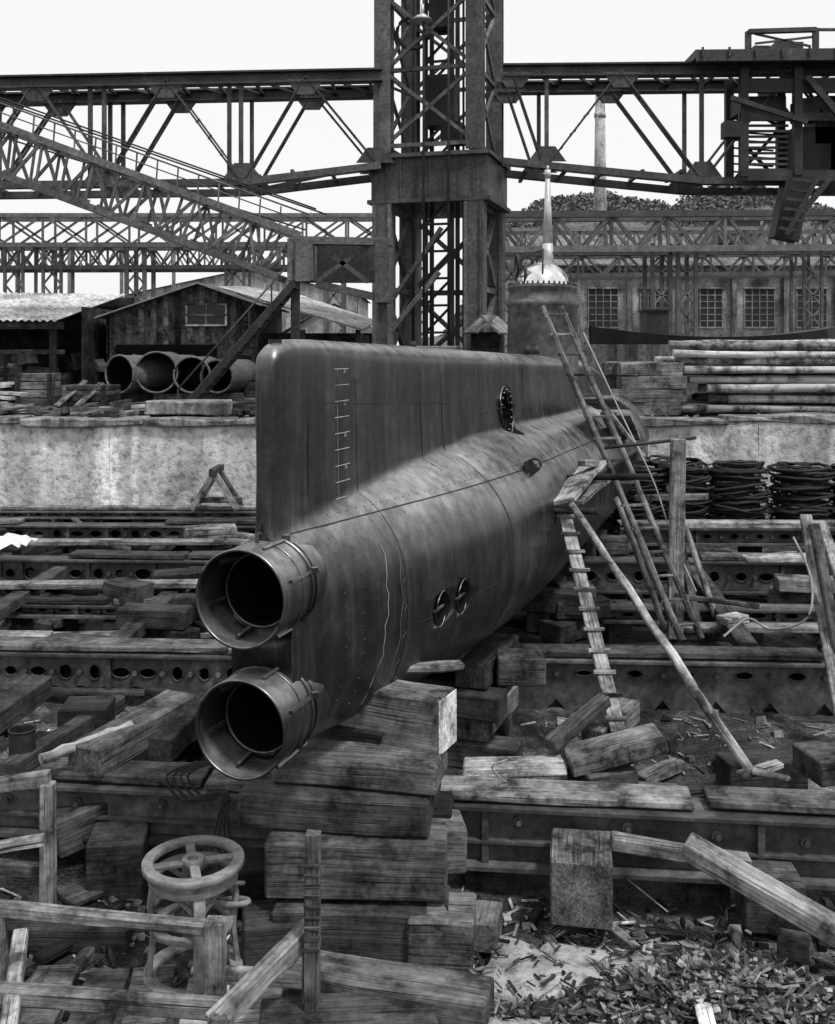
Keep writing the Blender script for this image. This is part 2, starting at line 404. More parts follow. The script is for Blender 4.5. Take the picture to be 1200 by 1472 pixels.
fr=MB()
for zc in (2.48,1.69):
    c0=subpt(.45,0,zc); fr.cyl(c0,c0+U*1.0,.31,.20,n=48,caps=False)
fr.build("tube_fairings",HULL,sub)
mb=MB(); p,n=surf(4.55,2.78,0); mb.beam(p,p+n*.1,.03,.14); mb.ring(p+n*.1,U,.055,.014,18,6); mb.box(p,.25,.02,.2,rz=math.atan2(U.y,U.x)); mb.build("lifting_eye",ST_DARK,sub)
ct=MB(); cc=subpt(9.16,0,0); n=48
prof=[(3.55,1.0),(3.9,1.0),(4.55,.97),(4.60,1.03),(4.66,1.03),(4.68,.95),(4.80,.93),(4.84,.97),(4.88,.97),(4.90,.85)]
vs=[];fs=[]
for z,k in prof:
    for i in range(n):
        a=2*math.pi*i/n; q=cc+LT*math.cos(a)*.50*k+U*math.sin(a)*.75*k; vs.append((q.x,q.y,z))
for j in range(len(prof)-1):
    for i in range(n): i2=(i+1)%n; fs.append((j*n+i,j*n+i2,(j+1)*n+i2,(j+1)*n+i))
fs.append(tuple((len(prof)-1)*n+i for i in range(n))); ct.add(vs,fs,None,.5,0,[True]*(len(fs)-1)+[False])
for i in range(40):
    a=2*math.pi*i/40; q=cc+LT*math.cos(a)*.47+U*math.sin(a)*.70; ct.cyl((q.x,q.y,4.88),(q.x,q.y,4.93),.015,n=6)
ct.build("conning_tower",ST_BEAM,sub)
dm=MB(); vs=[];fs=[]; m=14
for j in range(m):
    t=math.radians(90*j/(m-1)); 
    for i in range(n):
        a=2*math.pi*i/n; q=cc+LT*math.cos(a)*.37*math.cos(t)+U*math.sin(a)*.45*math.cos(t); vs.append((q.x,q.y,4.9+.33*math.sin(t)))
for j in range(m-1):
    for i in range(n): i2=(i+1)%n; fs.append((j*n+i,j*n+i2,(j+1)*n+i2,(j+1)*n+i))
dm.add(vs,fs,None,.5,0,True); dm.build("dome",BRIGHT,sub)
dm=MB(); c=Vector((cc.x,cc.y,0))
dm.ring(c+Vector((0,0,5.02)),LT+U*.2,.40,.014,32,6); dm.ring(c+Vector((0,0,5.0)),U,.40,.012,32,6); dm.ring(c+Vector((-.38,-.1,5.18)),LT+U*.4,.14,.022,20,6); dm.ring(c+Vector((-.22,.2,5.22)),U,.1,.015,20,6)
dm.cyl(c+Vector((-.28,-.3,4.9)),c+Vector((-.28,-.3,5.2)),.025,n=8)
dm.build("dome_fittings",ST_DARK,sub)
dm=MB(); dm.cyl(c+Vector((.07,0,5.15)),c+Vector((.07,0,5.5)),.09,.075,16); dm.cyl(c+Vector((.07,0,5.5)),c+Vector((.07,0,6.45)),.072,.035,16); dm.cyl(c+Vector((.07,0,6.45)),c+Vector((.07,0,6.56)),.045,.045,12); dm.cyl(c+Vector((.07,0,6.56)),c+Vector((.07,0,6.62)),.02,.02,8)
dm.build("periscope",CHROME,sub)
dm=MB()
p=subpt(.48,0,4.0); dm.box(p+Vector((0,0,.03)),.08,.05,.05,rz=.3)
for s in (7.2,7.7): 
    p=subpt(s,.2,3.92); dm.cyl(p,p+Vector((0,0,.1)),.05,n=10)
dm.cyl(subpt(3.3,0,4.0),subpt(3.3,0,4.06),.03,n=8)
p=subpt(.26,0,2.80); dm.ring(p,LT,.035,.012,14,6); dm.beam(p,p+U*.15,.04,.04)
dm.build("deck_fittings",ST_DARK,sub)
# ---------------------------------------------------------------- supports
def crib(name,rows,mats=None):
    mb=MB()
    for r in rows: 
        c,sx,sy,sz,rz=r[:5]; mb.box(c,sx,sy,sz,rz=rz,j=.008,seg=3,mi=(r[5] if len(r)>5 else 0),rv=(r[6] if len(r)>6 else None))
    return mb.build(name,mats or [W_OLD,W_LIGHT,W_DARK],None,.016)
rz0=-.30
crib("keel_block_stack",[
 ((-.36,6.95,.17),1.15,.42,.34,-.05,0,.1),((.16,6.85,.17),.42,.40,.33,-.1,0,.5),((-.9,6.9,.14),.5,.35,.27,.2,2),
 ((-.40,7.05,.55),1.20,.42,.36,-.06,0,.3),((-.25,7.55,.55),1.0,.4,.36,-.06,2),((.10,7.32,.53),.45,.32,.32,.1,0,.6),
 ((-.55,7.20,.86),1.3,.42,.24,-.12,0,.12),((-.45,7.6,.86),1.2,.4,.24,-.1,2),
 ((-.4,7.35,1.08),1.15,.5,.17,-.2,0,.4),
 ((-.25,7.62,1.34),1.0,.34,.40,-.42,0,.75),((-.62,7.75,1.20),.9,.4,.12,-.3,2),
 ((.05,7.9,1.58),.6,.12,.06,.2,1)])
mb=MB(); ex=Vector((math.cos(-.42),math.sin(-.42),0)); mb.box(Vector((-.25,7.62,1.34))+ex*.505,.012,.322,.380,rz=-.42,rv=.9); mb.build("sawn_block_end",W_LIGHT,None,.005)
for k,(d) in enumerate((10.1,13.0,16.2)):
    s=(d-6.3)/.95; c=subpt(s,0,0); zb=gbase(d)-.05; rows=[]; z=zb; top=1.10
    nl=max(1,round((top-zb)/.24)); h=(top-zb)/nl
    for i in range(nl):
        if i%2==0:
            rows+= [((c.x+R(-.1,.15),c.y-.35,z+h/2),1.5+R(-.2,.2),.3,h-.005,rz0+R(-.1,.1),2 if i else 2),((c.x,c.y+.35,z+h/2),1.5,.3,h-.005,rz0,2)]
        else:
            rows+= [((c.x-.5,c.y+.05,z+h/2),1.1,.3,h-.005,rz0+1.57,2),((c.x+.5,c.y,z+h/2),1.1,.3,h-.005,rz0+1.5,0)]
        z+=h
    rows.append(((c.x+.78,c.y-.3,1.0),.45,.3,.26,rz0+.3,0,.3))
    crib("keel_block_stack",rows)
# ---------------------------------------------------------------- cross girders
def girder(name,y0,slope,x0,x1,ztop,h,holes=None,cap=.34,capt=.06,hw=.1,hh=.05,pitch=.42,web=None,capm=None):
    root=empty(name)
    f=lambda x,dy=0,z=0: Vector((x,y0+slope*x+dy,z))
    mb=MB(); x=x0
    while x<x1:
        L=min(R(1.4,3.6),x1-x)
        if capm or random.random()>.14: mb.beam(f(x+.01,cap/2+R(-.03,.03),ztop-capt/2+R(-.012,.008)),f(x+L-R(.01,.1),cap/2+R(-.03,.03),ztop-capt/2+R(-.012,.008)),cap*R(.85,1.05),capt,j=.007,seg=4,mi=random.choice((0,1,1)) if not capm else 0)
        x+=L
    mb.build("timber_cap",[capm or W_MID,W_OLD],root,.01)
    mb=MB(); zt=ztop-capt-.014; zb=ztop-h
    mb.beam(f(x0,.02,zt-.015),f(x1,.02,zt-.015),.16,.025); mb.beam(f(x0,.02,zb+.015),f(x1,.02,zb+.015),.24,.03)
    mb.beam(f(x0,.2,zt-.017),f(x1,.2,zt-.017),.19,.025)
    mb.beam(f(x0,.13,(zt+zb)/2),f(x1,.13,(zt+zb)/2),.02,zt-zb-.07)
    n=int((x1-x0)/pitch); za,zc=zb+.035,zt-.035
    if holes:
        for i in range(n):
            xa=x0+i*pitch; xm=xa+pitch/2+R(-.02,.02); zm=za+(zc-za)*holes; rw=hw*R(.65,1.2); rh=hh*R(.7,1.1)
            per=[];el=[]; K=16
            for k in range(K):
                a=2*math.pi*k/K; cx,sz_=math.cos(a),math.sin(a)
                t=min((pitch/2)/max(1e-6,abs(cx)), ((zc-zm) if sz_>0 else (zm-za))/max(1e-6,abs(sz_)))
                per.append(f(xa+pitch/2+cx*t,.025,zm+sz_*t)); el.append(f(xm+cx*rw,.025,zm+sz_*rh))
            mb.add(per+el,[(k,(k+1)%K,K+(k+1)%K,K+k) for k in range(K)],None,R(.2,.8))
            mb.add(el+[e+Vector((0,.09,0)) for e in el],[(k,(k+1)%K,K+(k+1)%K,K+k) for k in range(K)],None,.2,1)
            mb.add([e+Vector((0,.09,0)) for e in el],[tuple(range(K))],None,.2,1)
            mb.path([e-Vector((0,.004,0)) for e in el],.010,5,0,True)
            mb.cyl(f(xa,.05,zm),f(xa,-.02,zm),.028,n=8)
            if random.random()<.3: mb.beam(f(xa+.02,.0,za),f(xa+.02,.0,zc),.05,.05)
    else:
        mb.beam(f(x0,.03,(za+zc)/2),f(x1,.03,(za+zc)/2),.02,zc-za)
        for i in range(int((x1-x0)/.62)):
            xa=x0+.2+i*.62+R(-.1,.1); zz=zc-.1+R(-.03,.02); mb.cyl(f(xa,.04,zz),f(xa,-.01,zz),.04,n=12); mb.cyl(f(xa,-.01,zz),f(xa,-.04,zz),.02,n=6)
            if i%3==0: mb.beam(f(xa+.3,.0,za),f(xa+.3,.0,zc),.05,.07)
        mb.beam(f(x0,-.01,(za+zc)/2-.04),f(x1,-.01,(za+zc)/2-.04),.06,.02)
    mb.build("steel_web",[web or ST_BEAM,DARK],root)
    mb=MB(); x=x0+.5
    while x<x1:
        gb=gbase(y0+slope*x)-.15
        if zb>gb+.02: mb.box((x,y0+slope*x+.15,(zb+gb)/2),.3,.3,zb-gb-.006,j=.01)
        x+=1.6
    if mb.V: mb.build("packing",W_DARK,root,.01)
    return root
girder("slipway_cross_beam",7.72,-.11,-9,-.95,.72,.46,capm=W_OLD)
girder("slipway_cross_beam",7.72,-.11,-.0,9,.72,.52,capm=W_MID)
girder("slipway_cross_beam",10.9,-.06,-12,-1.0,.82,.48,.5,hw=.085,hh=.075,pitch=.30)
girder("slipway_cross_beam",11.0,-.06,.9,12,.82,.66,.78,hw=.10,hh=.045,pitch=.55,capm=W_MID)
girder("slipway_cross_beam",12.9,-.05,-13,-.6,.84,.22,.5,pitch=.3,hw=.07,hh=.04,cap=.2)
girder("slipway_cross_beam",14.7,-.04,-14,-.4,1.05,.48,.5,pitch=.32,hw=.10,hh=.085)
girder("slipway_cross_beam",14.8,-.04,2.2,14,1.08,.52,.5,pitch=.36,hw=.11,hh=.08)
girder("slipway_cross_beam",13.0,-.04,2.0,14,.86,.25,.5,pitch=.4,hw=.1,hh=.04,cap=.22)
girder("slipway_cross_beam",16.8,-.02,-14,0.2,1.2,.36,.5,pitch=.32,hw=.09,hh=.065)
girder("slipway_cross_beam",16.6,-.02,3.2,14,1.22,.34,.5,pitch=.4,hw=.08,hh=.05)
girder("slipway_cross_beam",18.2,-.01,-14,0.6,1.22,.2,.5,pitch=.3,hw=.06,hh=.03,cap=.2)
# ---------------------------------------------------------------- loose timbers
def timber(name,p0,p1,w,h,mat=W_OLD,up=(0,0,1),rv=None):
    mb=MB(); mb.beam(p0,p1,w,h,up,j=.005,seg=3,rv=rv); return mb.build(name,mat,None,.012)
def pole(name,p0,p1,r0,r1,mat=LOG,rv=None):
    mb=MB(); mb.cyl(p0,p1,r0,r1,12,seg=8,wob=.008,rv=rv); return mb.build(name,mat)
timber("timber_beam",G(75,1200,.30),G(268,1118,.50),.30,.28,W_OLD,rv=.2)
timber("timber_beam",G(120,1095,.82),G(262,1012,.86),.32,.22,W_OLD,rv=.4)
timber("timber_beam",G(-60,1062,.80),G(50,985,.84),.36,.2,W_DARK)
timber("timber_beam",G(10,1110,.80),G(170,1010,.75),.14,.14,W_DARK)
pole("pole",G(58,1092,.90),G(188,1045,.92),.04,.045,LOG,.4)
timber("timber_beam",G(230,1080,.80),G(300,1010,.80),.2,.2,W_DARK)
timber("timber_block",G(90,1040,.7),G(160,1038,.7),.4,.35,W_DARK)
timber("timber_block",G(130,1240,.2),G(212,1235,.2),.4,.42,W_DARK,rv=.9)
timber("plank",G(90,1292,.06),G(200,1250,.06),.3,.06,W_OLD,rv=.3)
timber("timber_block",(-1.35,7.45,.17),(-.95,7.5,.17),.35,.33,W_DARK)
timber("timber_beam",(-3.2,7.0,.09),(-1.9,6.95,.09),.2,.16,W_DARK)
timber("timber_beam",(-.75,6.42,.12),(.42,6.12,.12),.30,.22,W_OLD,rv=.35)
timber("timber_beam",(-.9,5.95,.1),(.1,6.05,.1),.34,.18,W_DARK,rv=.9)
timber("timber_block",(1.10,7.02,.31),(1.18,7.52,.31),.42,.44,W_OLD,rv=.5)
timber("timber_block",(1.12,7.1,.05),(1.16,7.5,.05),.3,.12,W_DARK)
timber("timber_block",(2.22,7.2,.22),(2.62,7.16,.22),.35,.34,W_OLD,rv=.2)
timber("timber_block",(2.35,6.8,.09),(2.52,6.72,.09),.2,.18,W_MID)
timber("timber_block",(.40,6.85,.12),(.46,7.15,.12),.24,.2,W_MID,rv=.2)
timber("plank",G(985,1215,.66),Vector((2.95,6.35,.22)),.22,.11,W_MID,rv=.55)
timber("plank",(1.35,7.28,.56),(2.3,7.24,.42),.12,.1,W_MID,rv=.4)
timber("timber_beam",G(815,1095,.62),G(950,1060,.80),.40,.12,W_OLD,rv=.85)
timber("timber_block",G(830,1130,.45),G(900,1120,.45),.4,.3,W_OLD,rv=.3)
timber("plank",G(665,1105,.55),G(812,1100,.60),.40,.03,W_MID,rv=.95)
timber("timber_beam",G(790,1072,.70),G(870,1005,.95),.13,.10,W_DARK)
timber("timber_block",G(850,1065,.62),G(905,1020,.64),.2,.2,W_OLD,rv=.5)
timber("timber_block",(3.05,8.2,.72),(3.55,8.3,.74),.4,.2,W_OLD,rv=.2)
timber("timber_block",(2.6,8.9,.35),(3.3,9.0,.35),.3,.3,W_DARK)
timber("timber_wedge",G(1062,1115,.76),G(1122,1098,.80),.1,.05,W_MID)
timber("timber_wedge",G(1080,1108,.80),G(1135,1120,.80),.06,.04,W_MID)
GB=[7.72,10.9,12.9,14.7,16.7,18.2]
def scatter(name,n,xr,yr,lenr=(.5,2.2),wr=(.06,.22),lay=.2,mats=None,yaw=None):
    mb=MB(); k=0
    while k<n:
        x=R(*xr);y=R(*yr)
        c=B0+U*((y-6.3)/.95)
        if abs(x-c.x)<1.15: continue
        if any(0<g-y<.55 for g in GB) and random.random()<.8: continue
        L=R(*lenr);w=R(*wr);h=R(.04,w); a=random.choice((R(-.4,.4),R(.9,1.8),R(-3,3))) if yaw is None else R(*yaw)
        z=gz(x,y)+h/2+R(0,lay)*random.random()
        mb.box((x,y,z),L,w,h,rz=a,ry=R(-.1,.1),rx=R(-.25,.25),j=.010,seg=2,mi=random.choice((0,0,1,2,2,2))); k+=1
    return mb.build(name,mats or [W_OLD,W_MID,W_DARK],None,.008)
scatter("scrap_timber_pile",60,(-9,-.6),(11.6,14.4),(.3,1.7))
scatter("scrap_timber_pile",55,(-10,-.3),(15.1,18.8),(.3,1.7),(.06,.22),.25)
scatter("scrap_timber_pile",26,(-6,-1.4),(8.4,10.6),(.4,1.6),(.08,.26),.3)
scatter("scrap_timber_pile",34,(1.6,9),(11.8,14.3),(.3,1.3),(.05,.2),.2)
scatter("scrap_timber_pile",30,(3,11),(15.2,16.4),(.4,1.7),(.06,.2),.2)
scatter("scrap_timber_pile",22,(1.0,6),(8.3,10.4),(.2,.8),(.04,.16),.1)
scatter("scrap_timber_pile",40,(-4,-.2),(5.6,7.5),(.1,.7),(.03,.14),.04)
scatter("scrap_timber_pile",30,(.5,4),(6.6,7.6),(.06,.4),(.02,.08),.03)
scatter("quayside_scrap",60,(-9,-3),(19.8,22),(.3,1.5),(.06,.25),.15)
def blockpile(cx,cy,n,zb=None):
    mb=MB(); zb=gbase(cy) if zb is None else zb; z=zb
    for i in range(n):
        h=R(.16,.28); mb.box((cx+R(-.12,.12),cy+R(-.1,.1),z+h/2),R(.5,1.1),R(.25,.4),h-.01,rz=R(-.8,.8),j=.014,seg=2,mi=random.choice((0,2,2))); z+=h
    mb.build("block_pile",[W_OLD,W_MID,W_DARK],None,.014)
for a in ((-3.1,12.2,3),(-2.3,12.5,4),(-1.6,11.9,4),(-3.9,12.0,2),(-2.9,14.1,3),(-5.6,13.6,2),(-6.8,15.9,3),(-2.3,15.9,2),(-4.6,11.8,2),(-3.2,16.2,3),(-1.9,13.6,4),(-3.6,13.3,3),(3.6,13.7,2),(5.2,13.6,3),(1.9,12.5,3),(4.9,11.8,2),(-4.4,9.8,2),(-2.2,10.2,2)):
    blockpile(*a)
mb=MB()
mb.beam((-3.9,18,1.2),(-3.5,18,1.85),.1,.1); mb.beam((-3.1,18,1.2),(-3.5,18,1.85),.1,.1); mb.beam((-3.9,18.4,1.2),(-3.5,18.4,1.85),.1,.1); mb.beam((-3.1,18.4,1.2),(-3.5,18.4,1.85),.1,.1); mb.beam((-3.5,17.8,1.87),(-3.5,18.6,1.87),.12,.12); mb.box((-3.5,18.2,1.35),.9,.1,.1); mb.build("sawhorse",W_MID,None,.01)
for x,y0,y1 in ((-3.3,11.4,14.5),(-5.2,11.3,14.5),(-4.2,14.9,17),(-6.4,14.9,17),(3.6,11.4,14.6),(5.4,11.3,14.6)):
    timber("slip_runner",(x,y0,.72),(x+.25,y1,.9),.22,.14,W_DARK,rv=.9)
for y,x0,x1,z in ((12.2,-5,-2.3,.6),(13.4,-5.6,-2.0,.95),(16.0,-7,-2.0,1.02),(12.3,2.8,5,.7),(17.8,4,10,1.22)):
    timber("plank",(x0,y,z),(x1,y+R(-.3,.3),z+.03),.24,.07,W_OLD,rv=.8)
mb=MB()
for i in range(1800):
    reg=random.choice(((-9,-1,8.4,18.8),(1.4,9,8.2,18.5),(-9,9,19.8,24),(-3.5,4,5.6,7.6),(-3.5,4,5.6,7.6)))
    x=R(reg[0],reg[1]);y=R(reg[2],reg[3]); r=R(.008,.035)*(1.5 if y>8 else 1)
    mb.box((x,y,gz(x,y)+r*.4),r*2,r*1.6,r,rz=R(0,3),rx=R(-.3,.3),ry=R(-.3,.3),j=r*.3,mi=random.choice((0,1)))
mb.build("rubble",[CON_D,W_DARK])
mb=MB()
for i in range(1100):
    reg=random.choice(((-3,3.5,5.6,7.6),(.3,3.5,6.2,7.5),(1,5,8.2,10.6),(-5,-1.5,8.4,10.6)))
    x=R(reg[0],reg[1]);y=R(reg[2],reg[3]); mb.box((x,y,gz(x,y)+.012),R(.03,.2),R(.006,.025),R(.003,.01),rz=R(0,6),ry=R(-.15,.15),rx=R(-.3,.3),mi=random.choice((0,1,1)))
mb.build("wood_splinters",[W_LIGHT,W_MID])
def slab(name,pts,z,t,mat):
    mb=MB(); n=len(pts); P=[]
    for i in range(n):
        a=Vector(pts[i]);b=Vector(pts[(i+1)%n]); K=10
        for k in range(K): q=a.lerp(b,k/K); P.append(q+Vector((noise.noise(Vector((q.x*5,q.y*5,1)))*.20+R(-.02,.02),noise.noise(Vector((q.x*5,q.y*5,7)))*.16+R(-.02,.02))) )
    c=sum(P,Vector((0,0)))/len(P); m=len(P); lv=[(1.0,-t),(1.0,-.015),(.97,0),(.75,.01),(.5,.015),(.25,.015)]
    vs=[]
    for k,dz in lv:
        for p in P:
            x=c.x+(p.x-c.x)*k;y=c.y+(p.y-c.y)*k; vs.append((x,y,z+dz+(noise.noise(Vector((x*6,y*6,3)))*.025 if dz>-.1 else 0)))
    vs.append((c.x,c.y,z+.015)); fs=[]
    for l in range(len(lv)-1):
        for k in range(m): k2=(k+1)%m; fs.append((l*m+k,l*m+k2,(l+1)*m+k2,(l+1)*m+k))
    for k in range(m): fs.append(((len(lv)-1)*m+k,(len(lv)-1)*m+(k+1)%m,len(vs)-1))
    mb.add(vs,fs,None,.5,0,True); return mb.build(name,mat)
slab("concrete_slab",[(.45,7.0),(1.15,6.85),(1.9,6.75),(1.5,6.35),(.9,6.3),(.35,6.35)],.045,.2,CON_W)
slab("concrete_slab",[(.1,6.2),(.9,6.15),(1.0,5.5),(.0,5.6)],.045,.2,CON_W)
slab("concrete_slab",[(1.55,6.95),(2.3,6.85),(2.6,6.55),(1.9,6.6)],.045,.2,CON_W)
mb=MB()
for i in range(260):
    x=R(.3,2.4);y=R(6.1,7.0); mb.box((x,y,.075+R(0,.01)),R(.02,.13),R(.006,.02),R(.004,.012),rz=R(0,6),rx=R(-.3,.3),mi=random.choice((0,1)))
mb.build("slab_debris",[W_DARK,W_OLD])
def heap(name,cx,cy,rx,ry,h,n,mats,lr=(.04,.24),pick=(0,0,1,1,2)):
    mb=MB(); vs=[];fs=[];A=18;B=7
    for j in range(B+1):
        q=j/B
        for i in range(A):
            a=2*math.pi*i/A; rr=q*(1+.15*noise.noise(Vector((math.cos(a)*2,math.sin(a)*2,cx)))); vs.append((cx+rx*rr*math.cos(a),cy+ry*rr*math.sin(a),h*(1-q*q)*.92-.03))
    for j in range(B):
        for i in range(A): i2=(i+1)%A; fs.append((j*A+i,(j+1)*A+i,(j+1)*A+i2,j*A+i2))
    mb.add(vs,fs,None,.1,1)
    for i in range(n):
        a=R(0,6.28);q=math.sqrt(R(0,1.0))*random.choice((1,1,1,1.25)); z=h*max(0,1-q*q)+.01; L=R(*lr)*random.choice((.5,1,1))
        mb.box((cx+rx*q*math.cos(a),cy+ry*q*math.sin(a),z+R(0,.04)),L,R(.008,.04),R(.003,.016),rz=R(0,6.3),ry=R(-.6,.6),rx=R(-.9,.9),j=.003,mi=random.choice(pick))
    return mb.build(name,mats)
heap("wood_chip_pile",1.78,6.05,.85,.5,.34,3000,[W_OLD,W_DARK,W_MID,W_LIGHT],pick=(0,0,0,1,1,2,2))
heap("wood_chip_pile",.9,8.75,.5,.35,.3,500,[W_MID,W_DARK,W_OLD])
timber("plank",G(1003,1415,.30),Vector((1.55,5.55,.36)),.09,.025,W_LIGHT,rv=.9)
# ---------------------------------------------------------------- ladders and staging
def ladder(name,a,b,w,n,r=.035,side=None,mat=W_OLD):
    a=Vector(a);b=Vector(b); x=(b-a).normalized(); sd=Vector(side).normalized(); mb=MB()
    for s in (-1,1): mb.cyl(a+sd*s*w/2,b+sd*s*w/2,r,r*.85,10,seg=8,wob=.006,rv=.6)
    for i in range(n):
        p=a.lerp(b,(i+.6)/n); mb.beam(p-sd*(w/2+.05),p+sd*(w/2+.05),.045,.03,j=.004)
    return mb.build(name,mat,None,.004)
ladder("wooden_ladder",(3.02,11.5,.78),(1.68,13.1,4.52),.26,15,.042,(1,.35,0))
mb=MB(); a=Vector((1.72,8.95,.70));b=Vector((1.50,10.75,2.33)); mb.beam(a,b,.13,.05,(0,-1,.6),seg=3,rv=.8)
for i in range(11):
    p=a.lerp(b,(i+.5)/11); mb.beam(p+Vector((-.10,-.03,.03)),p+Vector((.10,-.03,.03)),.035,.03,j=.003)
mb.build("cleated_plank_ladder",W_MID,None,.004)
pole("prop_pole",(2.56,8.05,.74),(1.52,10.3,2.45),.042,.036,W_MID,.95)
pole("prop_pole",(2.9,12.2,.7),(2.4,12.6,2.2),.04,.04,W_OLD)
st=MB(); 
st.beam(S(806,722,10.5),S(852,668,11.7),.30,.045,(-.3,0,1),j=.01,seg=5,mi=0,rv=.95)
st.beam(S(826,724,10.6),S(868,690,11.5),.16,.04,(-.2,0,1),j=.008,seg=5,mi=0,rv=.5)
st.cyl((1.2,11.5,2.56),(2.5,11.2,2.62),.035,n=10,mi=1); st.cyl((1.25,10.6,2.36),(1.8,10.45,2.36),.035,n=10,mi=1)
st.box(S(845,672,11.4)+Vector((0,0,.05)),.22,.14,.06,rz=.6,j=.03,mi=0)
st.build("staging_platform",[W_MID,W_DARK],None,.005)
mb=MB(); mb.cyl((2.15,12,2.85),(3.25,12.2,2.95),.02,n=8); mb.build("staging_tube",ST_DARK)
st=MB(); st.box((2.55,14.2,3.25),.5,2.0,.05,rz=-.3,rx=-.12,j=.006); st.box((2.85,14.6,2.9),.4,1.5,.05,rz=-.3,rx=-.3,j=.006); st.beam((2.25,13.6,3.5),(2.9,13.4,2.6),.12,.04,j=.005); st.build("staging_platform",[W_MID],None,.005)
timber("plank_upright",(2.98,12.1,.62),(3.02,12.1,2.95),.18,.07,W_OLD,(0,1,0),rv=.9)
timber("plank_upright",(3.35,12.4,.6),(3.18,13.2,2.25),.10,.05,W_OLD)
timber("plank_upright",(3.6,12.6,.75),(3.2,12.9,2.1),.10,.05,W_MID)
timber("plank",(2.6,12.5,2.2),(3.5,12.6,2.2),.06,.08,W_MID)
timber("plank",(2.95,12.0,1.15),(3.9,11.9,1.05),.05,.06,W_OLD)
timber("timber_block",(3.5,12.0,.85),(3.8,12.2,.85),.2,.1,W_MID)
for p,q in (((4.15,9.9,.3),(3.95,10.4,2.25)),((3.95,9.6,.3),(4.05,10.9,2.25)),((4.35,9.3,.3),(4.1,10.6,2.2))):
    timber("leaning_plank",p,q,.12,.06,W_MID)
timber("plank",(4.4,14.1,1.15),(6.5,14.0,1.2),.28,.08,W_MID)
timber("plank",(3.9,16.0,1.30),(8,15.8,1.32),.25,.1,W_LIGHT,rv=.4)
def cable(name,pts,r,mat,sag=0):
    P=[]; pts=[Vector(p) for p in pts]
    for i in range(len(pts)-1):
        p0=pts[max(0,i-1)];p1=pts[i];p2=pts[i+1];p3=pts[min(len(pts)-1,i+2)]
        for k in range(8):
            t=k/8; P.append(.5*((2*p1)+(p2-p0)*t+(2*p0-5*p1+4*p2-p3)*t*t+(-p0+3*p1-3*p2+p3)*t**3)-Vector((0,0,sag*4*t*(1-t))))
    P.append(pts[-1]); mb=MB(); mb.path(P,r,6); return mb.build(name,mat)
cable("rope",[S(838,478,13.5),S(890,590,13),S(938,690,12.5),S(965,770,12.2),S(1000,850,12)],.010,ROPE)
cable("air_hose",[S(1140,772,10.5),S(1165,830,10.3),S(1160,888,10.2),S(1110,905,10.5),S(1075,890,10.9),S(1040,915,10.9)],.012,ROPE)
cable("rope",[(1.75,7.3,0.05),(.9,8.0,.5),(.55,7.65,.9),(.65,7.6,1.0)],.006,ROPE)
for k in range(4):
    cable("hanging_rope",[S(285+8*k,1095,7.6),S(240+10*k,1115,7.55),S(262+12*k,1150,7.5),S(318+3*k,1140,7.5),S(310+6*k,1190,7.4),S(300+14*k,1240,7.3)],.010,WIRE)
mb=MB(); c=G(32,1104,.72); mb.pipe(c,c+Vector((0,0,.30)),.10,.092,24); mb.cyl(c,c+Vector((0,0,.01)),.095,n=20); mb.ring(c+Vector((0,0,.3)),(0,0,1),.1,.008,24,6)
mb.path([c+Vector((.1*math.cos(t),0.02,.3+.12*math.sin(t))) for t in [math.pi*i/10 for i in range(11)]],.005); mb.build("bucket",ST_DARK)
# ---------------------------------------------------------------- hand wheel stand
hw=empty("handwheel_stand"); c=Vector((-1.42,6.62,0)); mb=MB()
def flatring(mb,c,ro,ri,h,n=48,mi=0):
    vs=[]
    for (r,z) in ((ro,0),(ro,h),(ri,h),(ri,0)):
        for i in range(n): a=2*math.pi*i/n; vs.append((c[0]+r*math.cos(a),c[1]+r*math.sin(a),c[2]+z))
    fs=[]; sm_=[]
    for q in range(4):
        for i in range(n):
            i2=(i+1)%n; q2=(q+1)%4; fs.append((q*n+i,q*n+i2,q2*n+i2,q2*n+i)); sm_.append(q in (0,2))
    mb.add(vs,fs,None,.6,mi,sm_)
flatring(mb,(c.x,c.y,.72),.32,.25,.04)
flatring(mb,(c.x,c.y,.715),.07,.03,.05,24)
for k in range(4):
    a=2*math.pi*k/4+.3; d=Vector((math.cos(a),math.sin(a),0)); mb.beam(c+d*.06+Vector((0,0,.735)),c+d*.26+Vector((0,0,.735)),.06,.025)
mb.build("wheel",IRON,hw,.004)
mb=MB()
flatring(mb,(c.x,c.y,.63),.28,.22,.04); flatring(mb,(c.x,c.y,.02),.31,.23,.05)
for k in range(4):
    a=math.pi/2*k+.35; d=Vector((math.cos(a),math.sin(a),0)); t=Vector((-d.y,d.x,0))
    P=[c+d*.25+Vector((0,0,.66)),c+d*.27+Vector((0,0,.5)),c+d*.25+Vector((0,0,.3)),c+d*.28+Vector((0,0,.05))]
    for p,q in zip(P,P[1:]): mb.beam(p,q,.07,.03,d,rv=.8)
    for sgn in (1,-1):
        mb.beam(c+d*.25+Vector((0,0,.5)),c+d*.2+t*sgn*.14+Vector((0,0,.64)),.02,.03)
flatring(mb,(c.x,c.y,.34),.26,.2,.03)
mb.ring(c+Vector((.24,.12,.42)),(0,.3,1),.09,.02,20,6); mb.ring(c+Vector((.2,.1,.55)),(0,.5,1),.1,.015,20,6)
mb.cyl(c+Vector((0,0,.3)),c+Vector((0,0,.76)),.022,n=10)
mb.build("cast_frame",IRON,hw,.003)
